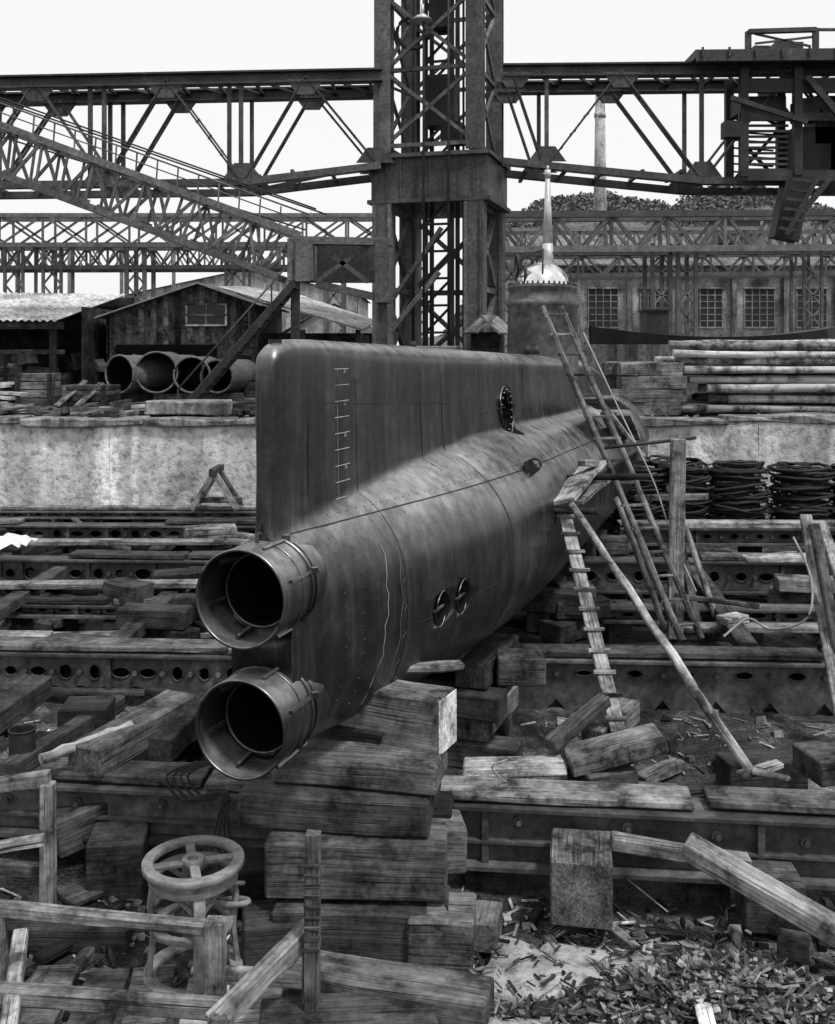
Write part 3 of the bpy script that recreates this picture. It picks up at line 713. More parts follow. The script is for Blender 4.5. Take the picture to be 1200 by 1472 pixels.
# ---------------------------------------------------------------- foreground frame
fg=MB()
def bb(p,q,w,h,rv=None): fg.beam(p,q,w,h,j=.003,seg=4,rv=rv)
bb((-3.2,6.62,.50),(-1.17,6.22,.53),.09,.07,.5)
bb((-1.20,6.20,.0),(-1.20,6.20,.60),.12,.11,.4)
bb((-3.0,6.0,.33),(-1.0,5.78,.33),.10,.09,.3)
bb((-1.1,5.60,.36),(-.62,6.16,.58),.10,.11,.55)
bb((-2.6,6.5,.0),(-2.6,6.5,.5),.09,.09)
bb((-1.05,5.62,.0),(-1.05,5.62,.42),.12,.11)
bb((-2.45,6.45,.38),(-2.2,5.6,.30),.09,.07)
bb((-2.7,6.0,.0),(-2.7,6.0,.32),.09,.09)
bb((-.62,6.10,0),(-.62,6.10,.58),.1,.1)
bb((-1.14,6.24,.25),(-.66,6.16,.27),.08,.08)
fg.build("wooden_trestle_frame",W_MID,None,.008)
fg=MB()
bb((-3.4,7.1,.95),(-2.52,7.15,1.05),.09,.09,.5); bb((-2.52,7.12,.0),(-2.52,7.12,1.03),.09,.10); bb((-3.2,6.9,.62),(-2.5,7.0,.70),.06,.07); bb((-3.2,7.2,.45),(-2.5,7.2,.38),.08,.08)
bb((-2.95,6.9,.0),(-2.95,6.9,1.0),.08,.08)
fg.build("wooden_trestle_frame",W_MID,None,.006)
mb=MB(); mb.beam((-.61,6.02,.0),(-.60,6.02,1.20),.085,.085,j=.004,seg=6,rv=.3)
for i in range(9): mb.box((-.605,6.02,.55+.06*i),.094,.094,.022,rz=R(-.05,.05),j=.003,mi=0,rv=.2)
mb.build("wooden_post",[W_OLD],None,.004)
mb=MB()
for i in range(7): mb.box((-2.9+.33*i,5.95,.035+R(0,.02)),.26,1.4,.03,rz=R(-.05,.05)+.1,j=.005)
mb.build("plank_flooring",[W_MID],None,.004)
# ---------------------------------------------------------------- crane tower
tw=empty("crane_tower"); tc_=Vector((.62,27.2,0)); th=math.radians(-16)
def TP(x,y,z): return tc_+Vector((x*math.cos(th)-y*math.sin(th),x*math.sin(th)+y*math.cos(th),z))
H=1.17; mb=MB(); FY=TP(0,1,0)-TP(0,0,0)
for sx in (-1,1):
    for sy in (-1,1):
        mb.beam(TP(sx*H,sy*H,2.7),TP(sx*H,sy*H,7.7),.48,.40,FY)
        for e in (-1,1): mb.beam(TP(sx*H+e*.2,sy*H-.23,2.9),TP(sx*H+e*.2,sy*H-.23,7.6),.09,.03,FY)
        mb.beam(TP(sx*H,sy*H-.17,8.9),TP(sx*H,sy*H-.17,17),.42,.05,FY); mb.beam(TP(sx*H,sy*H+.0,8.9),TP(sx*H,sy*H+.0,17),.05,.28,FY); mb.beam(TP(sx*H,sy*H+.17,8.9),TP(sx*H,sy*H+.17,17),.40,.05,FY)
def face(z0,z1,w=.09,X=True):
    for (ax,ay,bx,by) in ((-1,-1,1,-1),(1,-1,1,1),(1,1,-1,1),(-1,1,-1,-1)):
        a0=TP(ax*H,ay*H,z0);a1=TP(ax*H,ay*H,z1);b0=TP(bx*H,by*H,z0);b1=TP(bx*H,by*H,z1)
        mb.beam(a0,b0,w,w*1.1); mb.beam(a0,b1,w*.8,w); 
        if X: mb.beam(b0,a1,w*.8,w)
z=9.1
while z<16.5: face(z,z+1.9); z+=1.9
for z0,z1 in ((3.4,5.5),(5.5,7.6)):
    for (ax,ay,bx,by) in ((1,-1,1,1),(1,1,-1,1),(-1,1,-1,-1)):
        mb.beam(TP(ax*H,ay*H,z0),TP(bx*H,by*H,z1),.12,.12); mb.beam(TP(bx*H,by*H,z0),TP(ax*H,ay*H,z1),.12,.12); mb.beam(TP(ax*H,ay*H,z1),TP(bx*H,by*H,z1),.12,.14)
mb.beam(TP(-H,-H,4.2),TP(H*.2,-H,5.9),.12,.12); mb.beam(TP(-H+.2,-H,5.2),TP(.3,-H,7.0),.1,.1)
mb.build("lattice_legs",ST_FAR,tw)
mb=MB()
for (c,sx,sy) in (((0,-H-.05),2*H+.62,.12),((0,H+.05),2*H+.62,.12)): mb.beam(TP(-sx/2,c[1],8.25),TP(sx/2,c[1],8.25),.12,1.25)
for x in (-H-.25,H+.25): mb.beam(TP(x,-H-.11+.12,8.25),TP(x,H-.01,8.25),.12,1.24)
for zz in (7.68,8.82): 
    for yy in (-H-.14,H+.14): mb.beam(TP(-H-.36,yy,zz),TP(H+.36,yy,zz),.16,.10)
    for xx in (-H-.33,H+.33): mb.beam(TP(xx,-H-.2,zz+.002),TP(xx,H+.2,zz+.002),.13,.10)
for i in range(7): mb.beam(TP(-H+.1+i*.37,-H-.13,7.75),TP(-H+.1+i*.37,-H-.13,8.75),.03,.04)
mb.build("portal_girder",ST_MID,tw)
mb=MB()
for sx in (-.35,.35):
    for sy in (-.3,.3): mb.beam(TP(sx,sy,2.7),TP(sx,sy,17),.12,.12)
z=3
while z<16.5:
    mb.beam(TP(-.35,-.3,z),TP(.35,-.3,z+.7),.06,.06); mb.beam(TP(-.35,-.3,z+.7),TP(.35,-.3,z+.7),.06,.06); z+=.7
for x,y in ((-.1,-1.4),(.55,-1.45),(.75,-.7),(-.6,-.5)): mb.cyl(TP(x,y,3),TP(x,y,17),.035,n=6)
mb.box(TP(.0,.0,10.4),.8,.7,1.3,rz=th); mb.box(TP(.1,-.5,12.6),.5,.5,.9,rz=th); mb.ring(TP(-.5,-.9,12.0),(0,1,0),.4,.05,20,6); mb.box(TP(-.5,-.3,14.2),.7,.5,.4,rz=th); mb.box(TP(.4,-.3,9.5),.5,.8,.5,rz=th)
mb.build("hoist_mast",ST_DARK,tw)
mb=MB(); 
for x in (-H,H):
    for y in (-H,H): mb.box(TP(x,y,3.0),1.0,.9,.9,rz=th); 
mb.box(TP(-.3,-H-.2,3.6),2.4,.6,.9,rz=th,seg=2)
mb.build("footings",CON_D,tw,.02)
mb=MB(); p=TP(-.1,-1.5,12.1); mb.cyl(p,p+Vector((0,0,.15)),.26,.08,16); mb.cyl(p+Vector((0,0,.15)),p+Vector((0,0,.4)),.04,n=8)
mb.build("floodlight",CHROME,tw)
hut=empty("winch_hut"); mb=MB(); c=S(700,480,25.0); mb.box((c.x,25.0,3.5),.7,.8,1.75,rz=-.2); mb.build("walls",W_DARK,hut,.01)
mb=MB(); mb.beam((c.x-.45,24.5,4.35),(c.x,24.6,4.75),1.2,.05,(0,0,1)); mb.beam((c.x,24.6,4.75),(c.x+.45,24.4,4.33),1.2,.05); mb.build("roof",ROOF_D,hut)
# ---------------------------------------------------------------- main gantry truss
gt=empty("gantry_girder"); D=26.2
mb=MB()
def g(px,py,dy=0): 
    p=S(px,py,D); return Vector((p.x,p.y+dy,p.z))
for dy in (0,1.7):
    for (a,b) in (((-150,122),(550,108)),((722,102),(1350,96))):
        p,q=g(*a,dy),g(*b,dy); mb.ibeam(p,q,.36,.32,.045)
    mb2=[((-150,268),(350,262)),((350,262),(548,238)),((722,232),(1008,260)),((1008,260),(1350,262))]
    for a,b in mb2:
        p,q=g(*a,dy),g(*b,dy); mb.beam(p+Vector((0,-.12,0)),q+Vector((0,-.12,0)),.05,.17); mb.beam(p+Vector((0,.12,0)),q+Vector((0,.12,0)),.05,.17)
    dg_=[((-120,258),(-30,122)),((50,122),(-40,258)),((55,122),(150,262)),((240,115),(152,262)),((240,115),(345,258)),((440,110),(355,256)),((440,110),(540,232)),
         ((735,104),(776,228)),((890,102),(790,232)),((890,102),(1002,252)),((1135,98),(1016,252)),((1135,98),(1250,258)),((1370,98),(1260,258))]
    for a,b in dg_:
        p,q=g(*a,dy),g(*b,dy); o=Vector((0,.1,0)); mb.beam(p-o,q-o,.03,.13,(0,1,0)); mb.beam(p-o,q-o,.09,.04,(1,0,0)); mb.beam(p+o,q+o,.09,.04,(1,0,0))
        L=(q-p).length; n=int(L/.5)
        for i in range(n): c=p.lerp(q,(i+.5)/n); mb.box(c,.05,.2,.05)
    for x,y0,y1 in ((-40,122,262),(150,122,262),(347,118,258),(130,122,262),(330,118,262),(785,104,232),(1008,102,256),(540,108,235),(1255,100,260)):
        mb.beam(g(x,y0,dy),g(x,y1,dy),.10,.10)
    for x,y in ((55,132),(240,127),(440,122),(150,255),(350,250),(540,228),(738,112),(785,226),(892,112),(1008,248),(1137,108)):
        c=g(x,y,dy); k=1 if y<180 else -1
        vs=[c+Vector(v) for v in ((-.48,-.14,.12*k),(.48,-.14,.12*k),(.2,-.14,-.26*k),(-.2,-.14,-.26*k))]
        mb.add(vs+[v+Vector((0,.03,0)) for v in vs],[(0,1,2,3),(7,6,5,4),(0,4,5,1),(1,5,6,2),(2,6,7,3),(3,7,4,0)])
for i in range(26):
    px=-140+i*56
    if 545<px<722: continue
    for py in (112 if px<600 else 98,262 if px<350 or px>1000 else 245):
        mb.beam(g(px,py,0),g(px,py,1.7),.08,.08)
    mb.beam(g(px,112 if px<600 else 98,0),g(px+56,112 if px<600 else 98,1.7),.06,.06)
for a,b in (((360,264),(548,224)),((722,222),(1000,248))): mb.beam(g(*a,1.0),g(*b,1.0),.07,.08)
mb.build("truss",ST_MID,gt)
# ---------------------------------------------------------------- overhead trolley crane upper right
tr=empty("overhead_travelling_crane"); mb=MB(); D2=25.6
def g2(px,py,dy=0): p=S(px,py,D2); return Vector((p.x,p.y+dy,p.z))
mb.beam(g2(998,78,.5),g2(1400,74,.5),1.2,.2); mb.beam(g2(998,84,-.2),g2(1400,80,-.2),.15,.26)
for px in range(1005,1400,38): mb.beam(g2(px,72,-.3),g2(px,86,-.3),.05,.05)
for px,y in ((1075,45),(1172,40),(1270,40)): mb.beam(g2(px,70),g2(px,y),.14,.1)
mb.beam(g2(1075,45),g2(1172,42),.16,.1); mb.beam(g2(1085,62),g2(1172,52),.05,.05); mb.beam(g2(1085,48),g2(1165,66),.05,.05); mb.beam(g2(1172,42),g2(1300,42),.08,.06)
mb.box(g2(1145,58,.8),.7,.6,.25); mb.box(g2(1105,62,.8),.4,.6,.2)
mb.build("trolley_deck",ST_MID,tr)
mb=MB()
for px in (1072,1150,1215):
    for dy in (.2,1.4): mb.beam(g2(px,95,dy),g2(px,250 if px>1100 else 252,dy),.2,.2)
for py,h in ((120,.34),(165,.2),(250,.26)): mb.beam(g2(1065,py,.2),g2(1300,py,.2),.1,h)
for i in range(9): mb.beam(g2(1078,177+i*8,.25),g2(1138,177+i*8,.25),.05,.06)
for i in range(6): mb.beam(g2(1078,173+i*12,1.35),g2(1138,177+i*12,1.35),.05,.04)
for a,b in (((1070,118),(1150,165)),((1150,118),(1070,165)),((1070,165),(1150,250)),((1150,165),(1075,250))): mb.beam(g2(*a,1.4),g2(*b,1.4),.06,.08)
mb.box(g2(1185,212,1.0),1.1,1.0,1.25); mb.box(g2(1230,165,.9),1.6,.8,1.2); mb.box(g2(1105,143,.9),1.2,.8,.42); mb.box(g2(1172,150,.7),.5,.7,.5); mb.box(g2(1250,225,.9),1.5,.8,1.2)
mb.beam(g2(1050,140),g2(1160,175),.1,.12); mb.beam(g2(1160,110),g2(1210,170),.12,.16); mb.box(g2(1055,183,.3),.38,.4,.4)
mb.beam(g2(1153,250,.4),g2(1134,342,.4),.5,.62,(1,0,.2)); mb.beam(g2(1172,255,-.1),g2(1128,338,-.1),.08,.12); mb.beam(g2(1200,250,.2),g2(1160,300,.2),.12,.14)
for i in range(6): mb.beam(g2(1170-i*5,262+i*14,-.1),g2(1134-i*3,258+i*14,-.1),.06,.08)
mb.build("hoist_machinery",ST_DARK,tr)
# ---------------------------------------------------------------- far gantry
def truss(mb,p0,p1,h,n,w,depth,pat='W'):
    p0=Vector(p0);p1=Vector(p1)
    for dy in (0,depth):
        o=Vector((0,dy,0)); mb.beam(p0+o,p1+o,w*2,w*2); dn=Vector((0,0,-h)); mb.beam(p0+o+dn,p1+o+dn,w*2,w*2)
        for i in range(n):
            a=p0.lerp(p1,i/n)+o; b=p0.lerp(p1,(i+1)/n)+o; m=(a+b)/2
            mb.beam(a,a+dn,w,w)
            if pat=='X': mb.beam(a,b+dn,w,w); mb.beam(b,a+dn,w,w)
            else: mb.beam(a,m+dn,w,w); mb.beam(m+dn,b,w,w)
fg2=empty("far_gantry"); mb=MB(); Df=52
truss(mb,S(-250,309,Df),S(560,309,Df),1.5,13,.10,1.8,'X')
truss(mb,S(-250,352,Df+.5),S(560,350,Df+.5),1.15,16,.10,2.2)
truss(mb,S(715,308,Df),S(1450,304,Df),1.75,9,.16,1.8)
truss(mb,S(715,366,Df+6),S(1450,358,Df+6),1.2,12,.12,1.8)
for px in (-120,20,75,195,338,480,600,735,950,987,1168,1330):
    a=S(px,350,Df+.5);wd=.45
    for sx in (-wd,wd):
        for dy in (0,1.8): mb.beam((a.x+sx,a.y+dy,2.6),(a.x+sx,a.y+dy,a.z),.2 if px in(195,950,987) else .13,.18)
    z=2.8
    while z<a.z-1:
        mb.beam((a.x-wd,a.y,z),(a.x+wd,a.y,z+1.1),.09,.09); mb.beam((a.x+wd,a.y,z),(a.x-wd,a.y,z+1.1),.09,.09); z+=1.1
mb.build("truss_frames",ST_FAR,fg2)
fg3=empty("far_gantry"); mb=MB()
truss(mb,S(-300,355,75),S(560,353,75),1.6,22,.11,2,'W')
truss(mb,S(715,330,66),S(1500,326,66),1.5,20,.12,2,'W')
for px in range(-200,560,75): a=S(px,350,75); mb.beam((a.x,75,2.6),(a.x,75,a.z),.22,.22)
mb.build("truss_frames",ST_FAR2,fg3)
# ---------------------------------------------------------------- boom at the left
bm=empty("lattice_boom"); mb=MB(); Db=22.5
A0,A1=S(-160,120,Db),S(432,338,Db); C0,C1=S(-160,190,Db),S(402,398,Db)
for dy in (0,1.1):
    o=Vector((0,dy,0))
    mb.beam(A0+o,A1+o,.11,.15); mb.beam(C0+o,C1+o,.11,.15)
    n=16
    for i in range(n):
        a=A0.lerp(A1,i/n)+o;b=A0.lerp(A1,(i+1)/n)+o;c=C0.lerp(C1,i/n)+o;d=C0.lerp(C1,(i+1)/n)+o
        mb.beam(a,c,.05,.06); mb.beam((a,b)[i%2],(d,c)[i%2],.05,.07)
        if dy==0 and i%2==0: mb.beam(a,a+Vector((0,1.1,0)),.05,.05); mb.beam(c,c+Vector((0,1.1,0)),.05,.05)
        mb.box(c.lerp(a,.05),.20,.03,.18,ry=.35)
for off,r in ((.45,.022),(.25,.016)):
    mb.cyl(A0+Vector((0,0,off)),A1+Vector((.2,0,off)),r,n=6)
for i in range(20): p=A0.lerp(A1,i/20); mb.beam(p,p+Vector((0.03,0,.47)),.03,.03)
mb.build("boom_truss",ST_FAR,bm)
mb=MB()
for a,b in (((-100,110),(470,308)),((-100,165),(440,330)),((0,140),(455,300))): mb.cyl(S(*a,Db+.4),S(*b,Db+.4),.02,n=5)
mb.build("stay_wires",ST_DARK,bm)
mb=MB()
def pb(a,b,w,h,d=Db,d2=None): mb.beam(S(*a,d),S(*b,d2 or d),w,h)
pb((418,345),(565,348),.3,.16); pb((455,408),(565,432),.3,.16); pb((437,345),(437,405),.3,.5); pb((550,345),(550,435),.3,.4)
pb((455,350),(530,405),.08,.1); pb((530,352),(455,405),.08,.1); mb.box(S(435,375,Db+.3),.55,.9,.9)
mb.build("boom_head",ST_FAR,bm)
mb=MB(); mb.box(S(492,378,Db+1.2),1.5,.05,.9); mb.build("boom_head_back",ST_DARK,bm)
mb=MB()
for px,dy in ((425,0),(550,0),(425,1.6),(550,1.6)):
    p=S(px,400,Db+dy); mb.beam((p.x,p.y,2.6),(p.x,p.y,p.z),.18,.18)
mb.build("boom_legs",ST_DARK,bm)
st_=empty("steel_stair"); mb=MB(); a=S(425,408,22.0); b=Vector((S(262,585,20.6).x,20.6,2.7))
for dy in (-.35,.35): mb.beam(a+Vector((0,dy,0)),b+Vector((0,dy,0)),.05,.14)
for i in range(16): p=a.lerp(b,(i+.5)/16); mb.box(p,.2,.68,.03)
mb.cyl(a+Vector((0,-.35,.5)),b+Vector((0,-.35,.5)),.02,n=6)
for i in range(6): p=a.lerp(b,i/5)+Vector((0,-.35,0)); mb.beam(p,p+Vector((0,0,.5)),.03,.03)
mb.build("stair_flight",ST_DARK,st_)
# ---------------------------------------------------------------- sheds on the left quay
def corr(mb,a,b,c,d,n,amp=.03,mi=0):
    a,b,c,d=map(Vector,(a,b,c,d)); nr=(b-a).cross(d-a).normalized()*amp; vs=[]
    for i in range(n+1):
        o=nr*(1 if i%2 else -1); vs+=[a.lerp(b,i/n)+o,d.lerp(c,i/n)+o]
    mb.add(vs,[(2*i,2*i+2,2*i+3,2*i+1) for i in range(n)],None,.5,mi)
sh=empty("open_shed"); mb=MB()
corr(mb,(-24,33,5.85),(-9.1,33,5.70),(-9.5,27.6,4.72),(-24,27.6,4.78),150); mb.build("corrugated_roof",ROOF,sh)
mb=MB(); mb.box((-16.5,33.2,4.0),15,.1,3.2); mb.box((-9.3,31.0,3.9),.08,4.0,2.5)
for x in (-22,-19.5,-17,-14.6,-12.3,-9.7): mb.beam((x,27.8,2.5),(x,27.8,4.7),.16,.16)
mb.beam((-24,27.7,4.62),(-9.4,27.7,4.60),.12,.2); mb.beam((-24,27.8,3.9),(-9.4,27.8,3.9),.08,.12)
mb.build("timber_frame",W_DARK,sh)
sh=empty("timber_shed"); mb=MB(); x0,xp,x1,yf,yb=-8.9,-6.25,-4.7,30,36; ze,zp=4.98,5.86
mb.add([(x0,yf,2.5),(x1,yf,2.5),(x1,yf,5.35),(xp,yf,zp-.05),(x0,yf,ze)],[(0,1,2,3,4)],None,.3)
mb.box((x1,33,3.9),.08,6,2.8); mb.box((x0,33,3.7),.08,6,2.4)
for i in range(24):
    x=x0+.1+i*.175; top=ze+(zp-ze)*(x-x0)/(xp-x0) if x<xp else zp-(zp-5.35)*(x-xp)/(x1-xp)
    if i%2: mb.box((x,yf-.02,(4.0+top)/2),.16,.02,top-4.0-.06)
mb.build("plank_walls",W_OLD,sh)
mb=MB(); mb.box((-7.2,yf-.06,3.35),2.9,.05,1.5); mb.build("door_shade_sheet",DARK,sh)  # solid black sheet on the wall, standing in for the doorway's shade
mb=MB()
for x in (-6.35,-5.75): mb.box((x,yf-.05,4.95),.5,.05,.55)
mb.build("window_panes",GLASS,sh)
mb=MB()
for x in (-6.62,-6.05,-5.48): mb.box((x,yf-.08,4.95),.06,.05,.65)
for z in (4.65,4.95,5.25): mb.box((-6.05,yf-.085,z),1.2,.05,.05)
mb.build("window_frame",W_LIGHT,sh)
mb=MB(); corr(mb,(xp,29.6,zp),(xp,36,zp),(x0-.3,36,ze-.12),(x0-.3,29.6,ze-.12),40); corr(mb,(xp,36,zp+.003),(xp,29.6,zp+.003),(x1+.3,29.6,5.22),(x1+.3,36,5.22),40)
mb.build("corrugated_roof",ROOF_D,sh)
sh=empty("lean_to_shed"); mb=MB(); corr(mb,S(310,412,33),S(350,412,36),S(545,462,30),S(520,474,27.6),50,.03); 
corr(mb,S(350,412,36),S(430,424,36),S(560,468,33),S(545,462,30),20,.03); mb.build("corrugated_roof",ROOF,sh)
mb=MB(); mb.box((-2.9,31.6,3.5),4.2,.1,1.9); mb.box((-1.4,28.0,3.5),.08,3,1.7)
for x in (-4.4,-3.1,-1.6): mb.beam((x,28.3,2.5),(x,28.3,4.5),.14,.14)
mb.build("timber_frame",W_DARK,sh)
mb=MB()
for i in range(90): 
    x=R(-16,-2);y=R(27.5,31.5); mb.box((x,y,2.65+R(.1,1.0)),R(.3,1.5),R(.1,.5),R(.1,.5),rz=R(0,3),ry=R(-.3,.3),j=.03,mi=random.choice((0,0,1)))
mb.build("shed_clutter",[W_DARK,W_OLD])
for (px,r,ang) in ((225,.50,-.12),(276,.44,-.05),(312,.40,.1),(172,.46,.5)):
    d=25.6; c=S(px,527,d); c.z=2.78+r+.12; v=Vector((math.sin(ang),math.cos(ang),0)); 
    mb=MB(); mb.pipe(c,c+v*2.6,r,r-.025,40,0,1); mb.ring(c,v,r,.03,40,6); mb.box(c+v*.5-Vector((0,0,r+.13)),1.0,.3,.2,rz=-ang,mi=2); mb.box(c+v*1.9-Vector((0,0,r+.13)),1.0,.3,.2,rz=-ang,mi=2)
    mb.build("steel_pipe",[ST_FAR,DARK,W_OLD])
def crate(name,c,sx,sy,sz,rz,mat=W_OLD):
    mb=MB(); n=4
    for i in range(n):
        z=c[2]+sz*(i+.5)/n; mb.box((c[0],c[1],z),sx,sy,sz/n-.02,rz=rz,j=.008)
    for s in (-.42,.42): mb.box((c[0]+s*sx*math.cos(rz)+math.sin(rz)*(sy/2+.02),c[1]+s*sx*math.sin(rz)-math.cos(rz)*(sy/2+.02),c[2]+sz/2),.1,.035,sz,rz=rz)
    return mb.build(name,mat,None,.01)
crate("wooden_crate",(-8.9,24.5,2.66),.85,.8,.75,.1); crate("wooden_crate",(-7.5,24.0,2.66),1.1,.8,.5,-.1); crate("wooden_crate",(-10.0,24.8,2.66),.9,.8,.9,.0,W_DARK)
mb=MB(); mb.beam((-8.1,23.4,2.7),(-7.6,23.9,3.25),.2,.04); mb.beam((-7.6,23.3,2.7),(-7.2,23.8,3.2),.2,.04); mb.build("leaning_boards",W_MID)
mb=MB(); mb.box((-4.35,19.9,2.86),1.55,.6,.26,j=.02,seg=3); mb.build("concrete_block",CON_D,None,.02)
mb=MB()
for i in range(9): mb.box((-4.4+R(-.2,.9),22.5+R(0,1.5),2.7+R(0,.1)),R(1,2.4),.12,.08,rz=R(-.2,.2))
mb.build("timber_stack",W_OLD)
mb=MB()
for i in range(7): mb.box((-9.0+R(-.5,.3),21.5+.1*i,2.75+.08*i),R(.7,1.2),.3,.06,rz=R(-.3,.3),ry=R(-.15,.15))
mb.build("slab_stack",CON)
mb=MB(); vs=[];fs=[];c=G(8,780,1.3)
for j in range(9):
    for i in range(9): vs.append((c.x-.5+i*.1,c.y-.3+j*.09,1.28+.13*noise.noise(Vector((i*.5,j*.5,2)))+.10*math.exp(-((i-4)**2+(j-4)**2)/8)))
for j in range(8):
    for i in range(8): fs.append((j*9+i,j*9+i+1,(j+1)*9+i+1,(j+1)*9+i))
mb.add(vs,fs,None,.5,0,True); mb.build("canvas_sheet",CLOTH)
# ---------------------------------------------------------------- log stack right
mb=MB()
layz=[2.80,2.98,3.20,3.38,3.56,3.74,3.90,4.05]
for lay,zz in enumerate(layz):
    n=6 if lay<6 else 4
    for i in range(n):
        r=R(.065,.105); x0=5.35+R(-.25,.35)+(.45 if lay in(1,2) else 0)+(-.15 if lay>4 else 0); y=20.5+i*.24+(.12 if lay%2 else 0); z=zz+R(-.015,.02)
        mb.cyl((x0,y,z),(x0+R(6,9),y+R(-.15,.15),z+R(-.06,.06)),r,r*R(.75,.95),10,seg=9,wob=.015)
mb.build("log_stack",LOG)
mb=MB()
for lay in range(4):
    for i in range(4): mb.box((4.55+R(-.12,.12),20.6+i*.4,2.80+lay*.26),R(1.0,1.5),.36,.25,rz=R(-.06,.06),j=.015)
mb.build("squared_timber_stack",W_OLD,None,.012)
mb=MB(); 
for i in range(5): mb.cyl((3.6+R(-.2,.2),22.5+i*.25,2.8+.0*i),(13,22.4+i*.3,2.85),.11,n=10,seg=4,wob=.02)
mb.build("log_row",W_DARK)
for k,px in enumerate((918,975,1060,1150,1232,1310)):
    d=17.9; X=(px-600)*d/F; zb=1.0; mb=MB(); zt=2.12-R(0,.2)
    z=zb; cx=0
    while z<zt:
        for q in range(2):
            mb.ring((X+cx+R(-.06,.06),d+R(-.04,.04),z+R(-.01,.02)),(R(-.16,.16),R(-.16,.16),1),.47-.12*q+R(-.07,.07),R(.014,.03),24,5,jit=.04)
        z+=.035
        if random.random()<.15: cx=R(-.10,.10)
    mb.build("wire_rope_coil",WIRE)
# ---------------------------------------------------------------- background right
mb=MB(); 
vs=[];fs=[];n=16
for i in range(n+1):
    t=i/n; x=5.6+t*8.0; sh_=.35*(abs(2*t-1)**2); hwid=1.0*math.sqrt(max(.02,1-(2*t-1)**4))
    vs+=[(x,34-hwid,4.35+sh_),(x,34-hwid*.6,2.8),(x,34+hwid*.6,2.8),(x,34+hwid,4.35+sh_)]
for i in range(n):
    for k in range(3): fs.append((i*4+k,(i+1)*4+k,(i+1)*4+k+1,i*4+k+1))
    fs.append((i*4+3,(i+1)*4+3,(i+1)*4,i*4))
mb.add(vs,fs,None,.3,0); mb.box((7.7,34,4.75),.7,1,.9); mb.box((7.7,34,5.22),.85,1.1,.06); mb.build("moored_barge",ST_DARK)
mb=MB(); mb.box((11,29,3.35),15,.3,1.5,seg=6); mb.build("low_wall",CON_D)
bd=empty("workshop_building"); Y=70; mb=MB(); mb.box((30,Y+5,6.0),46,9.8,7.0); mb.build("walls",CON_B,bd)
mb=MB()
for i in range(14): mb.box((7.2+i*3.5,Y-.02,6),.35,.3,7.0)
mb.box((30,Y-.05,9.35),46,.4,.35); mb.box((30,Y-.0,4.3),46,.35,.15); mb.build("pilasters",CON_D,bd)
mb=MB(); mf=MB()
for i in range(14):
    x=8.95+i*3.5; 
    mb.box((x,Y+.09,6.7),2.0,.05,2.6)
    mf.box((x,Y+.02,5.37),2.2,.2,.1); mf.box((x,Y+.02,8.03),2.2,.2,.1)
    for q in range(5): mf.box((x-1.0+.5*q,Y+.04,6.7),.06,.06,2.6)
    for q in range(1,6): mf.box((x,Y+.045,5.4+.43*q),2.0,.05,.045)
mb.build("window_glass",GLASS,bd); mf.build("window_frames",CON_B,bd)
mb=MB(); corr(mb,(6.5,78,12.8),(54,78,12.8),(54,69.4,9.6),(6.5,69.4,9.6),240,.04); mb.add([(7,69.6,9.5),(7,79.5,9.5),(7,78,12.7)],[(0,1,2)]); mb.build("roof",ROOF_D,bd)
mb=MB(); mb.box((22.5,74,12.3),2.8,2.5,2.0); mb.box((22.5,74,13.4),3.2,3,.2); mb.build("roof_ventilator",ST_DARK,bd)
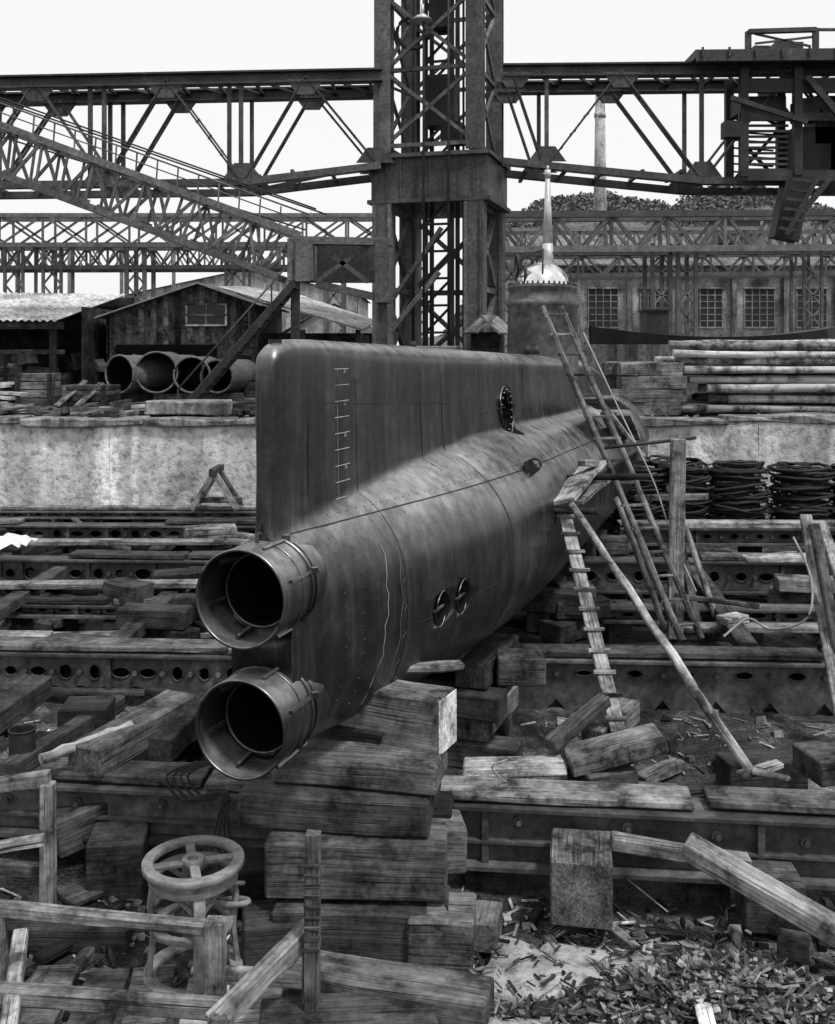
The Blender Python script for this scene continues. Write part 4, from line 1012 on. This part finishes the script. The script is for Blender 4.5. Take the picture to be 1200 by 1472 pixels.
for nm,px,y,wd,zt in (("distant_workshop",350,100,22,11.5),("distant_workshop",30,110,16,9.2),("distant_workshop",480,85,8,7.6)):
    e=empty(nm); X=(px-600)*y/F; mb=MB(); ze=zt-2.4; mb.add([(X-wd/2,y,2.6),(X+wd/2,y,2.6),(X+wd/2,y,ze),(X,y,zt),(X-wd/2,y,ze)],[(0,1,2,3,4)],None,.5); mb.box((X+wd/2,y+10,(ze+2.6)/2),.1,20,ze-2.6); mb.box((X-wd/2,y+10,(ze+2.6)/2),.1,20,ze-2.6)
    mb.build("walls",CON_B,e); mb=MB(); corr(mb,(X,y-.3,zt+.05),(X,y+20,zt+.05),(X+wd/2+.4,y+20,ze),(X+wd/2+.4,y-.3,ze),40); corr(mb,(X,y-.3,zt+.052),(X,y+20,zt+.052),(X-wd/2-.4,y+20,ze),(X-wd/2-.4,y-.3,ze),40); mb.build("roof",ROOF_D,e)
    mb=MB()
    for i in range(4): mb.box((X-wd*.3+i*wd*.2,y-.05,ze-1.6),wd*.1,.08,1.6)
    mb.build("windows",GLASS,e)
ch=empty("factory_chimney"); mb=MB(); c=S(862,300,95); mb.cyl((c.x,95,2.6),(c.x,95,27.3),.85,.42,20); mb.cyl((c.x,95,27.2),(c.x,95,27.6),.55,.55,20); mb.cyl((c.x,95,25.0),(c.x,95,25.4),.54,.54,20); mb.build("stack",CON_B,ch)
# hill
mb=MB(); vs=[];fs=[];nx_=60
def hh(x):
    px=600+x*F/215.0
    return 1.17*lerp([(640,6),(690,16),(725,25),(770,29),(850,30.5),(900,29.5),(960,28),(1000,31),(1060,33),(1120,29),(1200,27),(1400,20),(1600,5)],px)
for j in range(6):
    for i in range(nx_):
        x=0+i*2.2; q=j/5; vs.append((x,170+j*9,2+(hh(x)-3)*math.sin(q*1.57)+noise.noise(Vector((x*.1,j,0)))*1.0))
for j in range(5):
    for i in range(nx_-1): fs.append((j*nx_+i,j*nx_+i+1,(j+1)*nx_+i+1,(j+1)*nx_+i))
FOL=concrete("foliage_grey",.12,.2); mb.add(vs,fs,None,.5,0,True); mb.build("hill",FOL)
mb=MB()
for i in range(6000):
    x=R(5,120); q=R(.6,1.0); y=170+q*45; z=2+(hh(x)-3)*math.sin(q*1.57)
    r=R(.4,1.0); c=Vector((x,y,z+R(0,1.2)+noise.noise(Vector((x*.3,0,0)))*1.2))
    for k in range(3):
        a=Vector((R(-1,1),R(-1,1),R(-1,1))).normalized(); b=a.orthogonal().normalized(); cc_=a.cross(b); o=Vector((R(-r,r),R(-r,r),R(-r*.5,r*.5)))
        mb.add([c+o+b*r*.5,c+o+cc_*r*.4,c+o-b*r*.5,c+o-cc_*r*.4],[(0,1,2,3)])
mb.build("hillside_trees",[flat("foliage",.12,.9)])
print("done",len(bpy.data.objects))
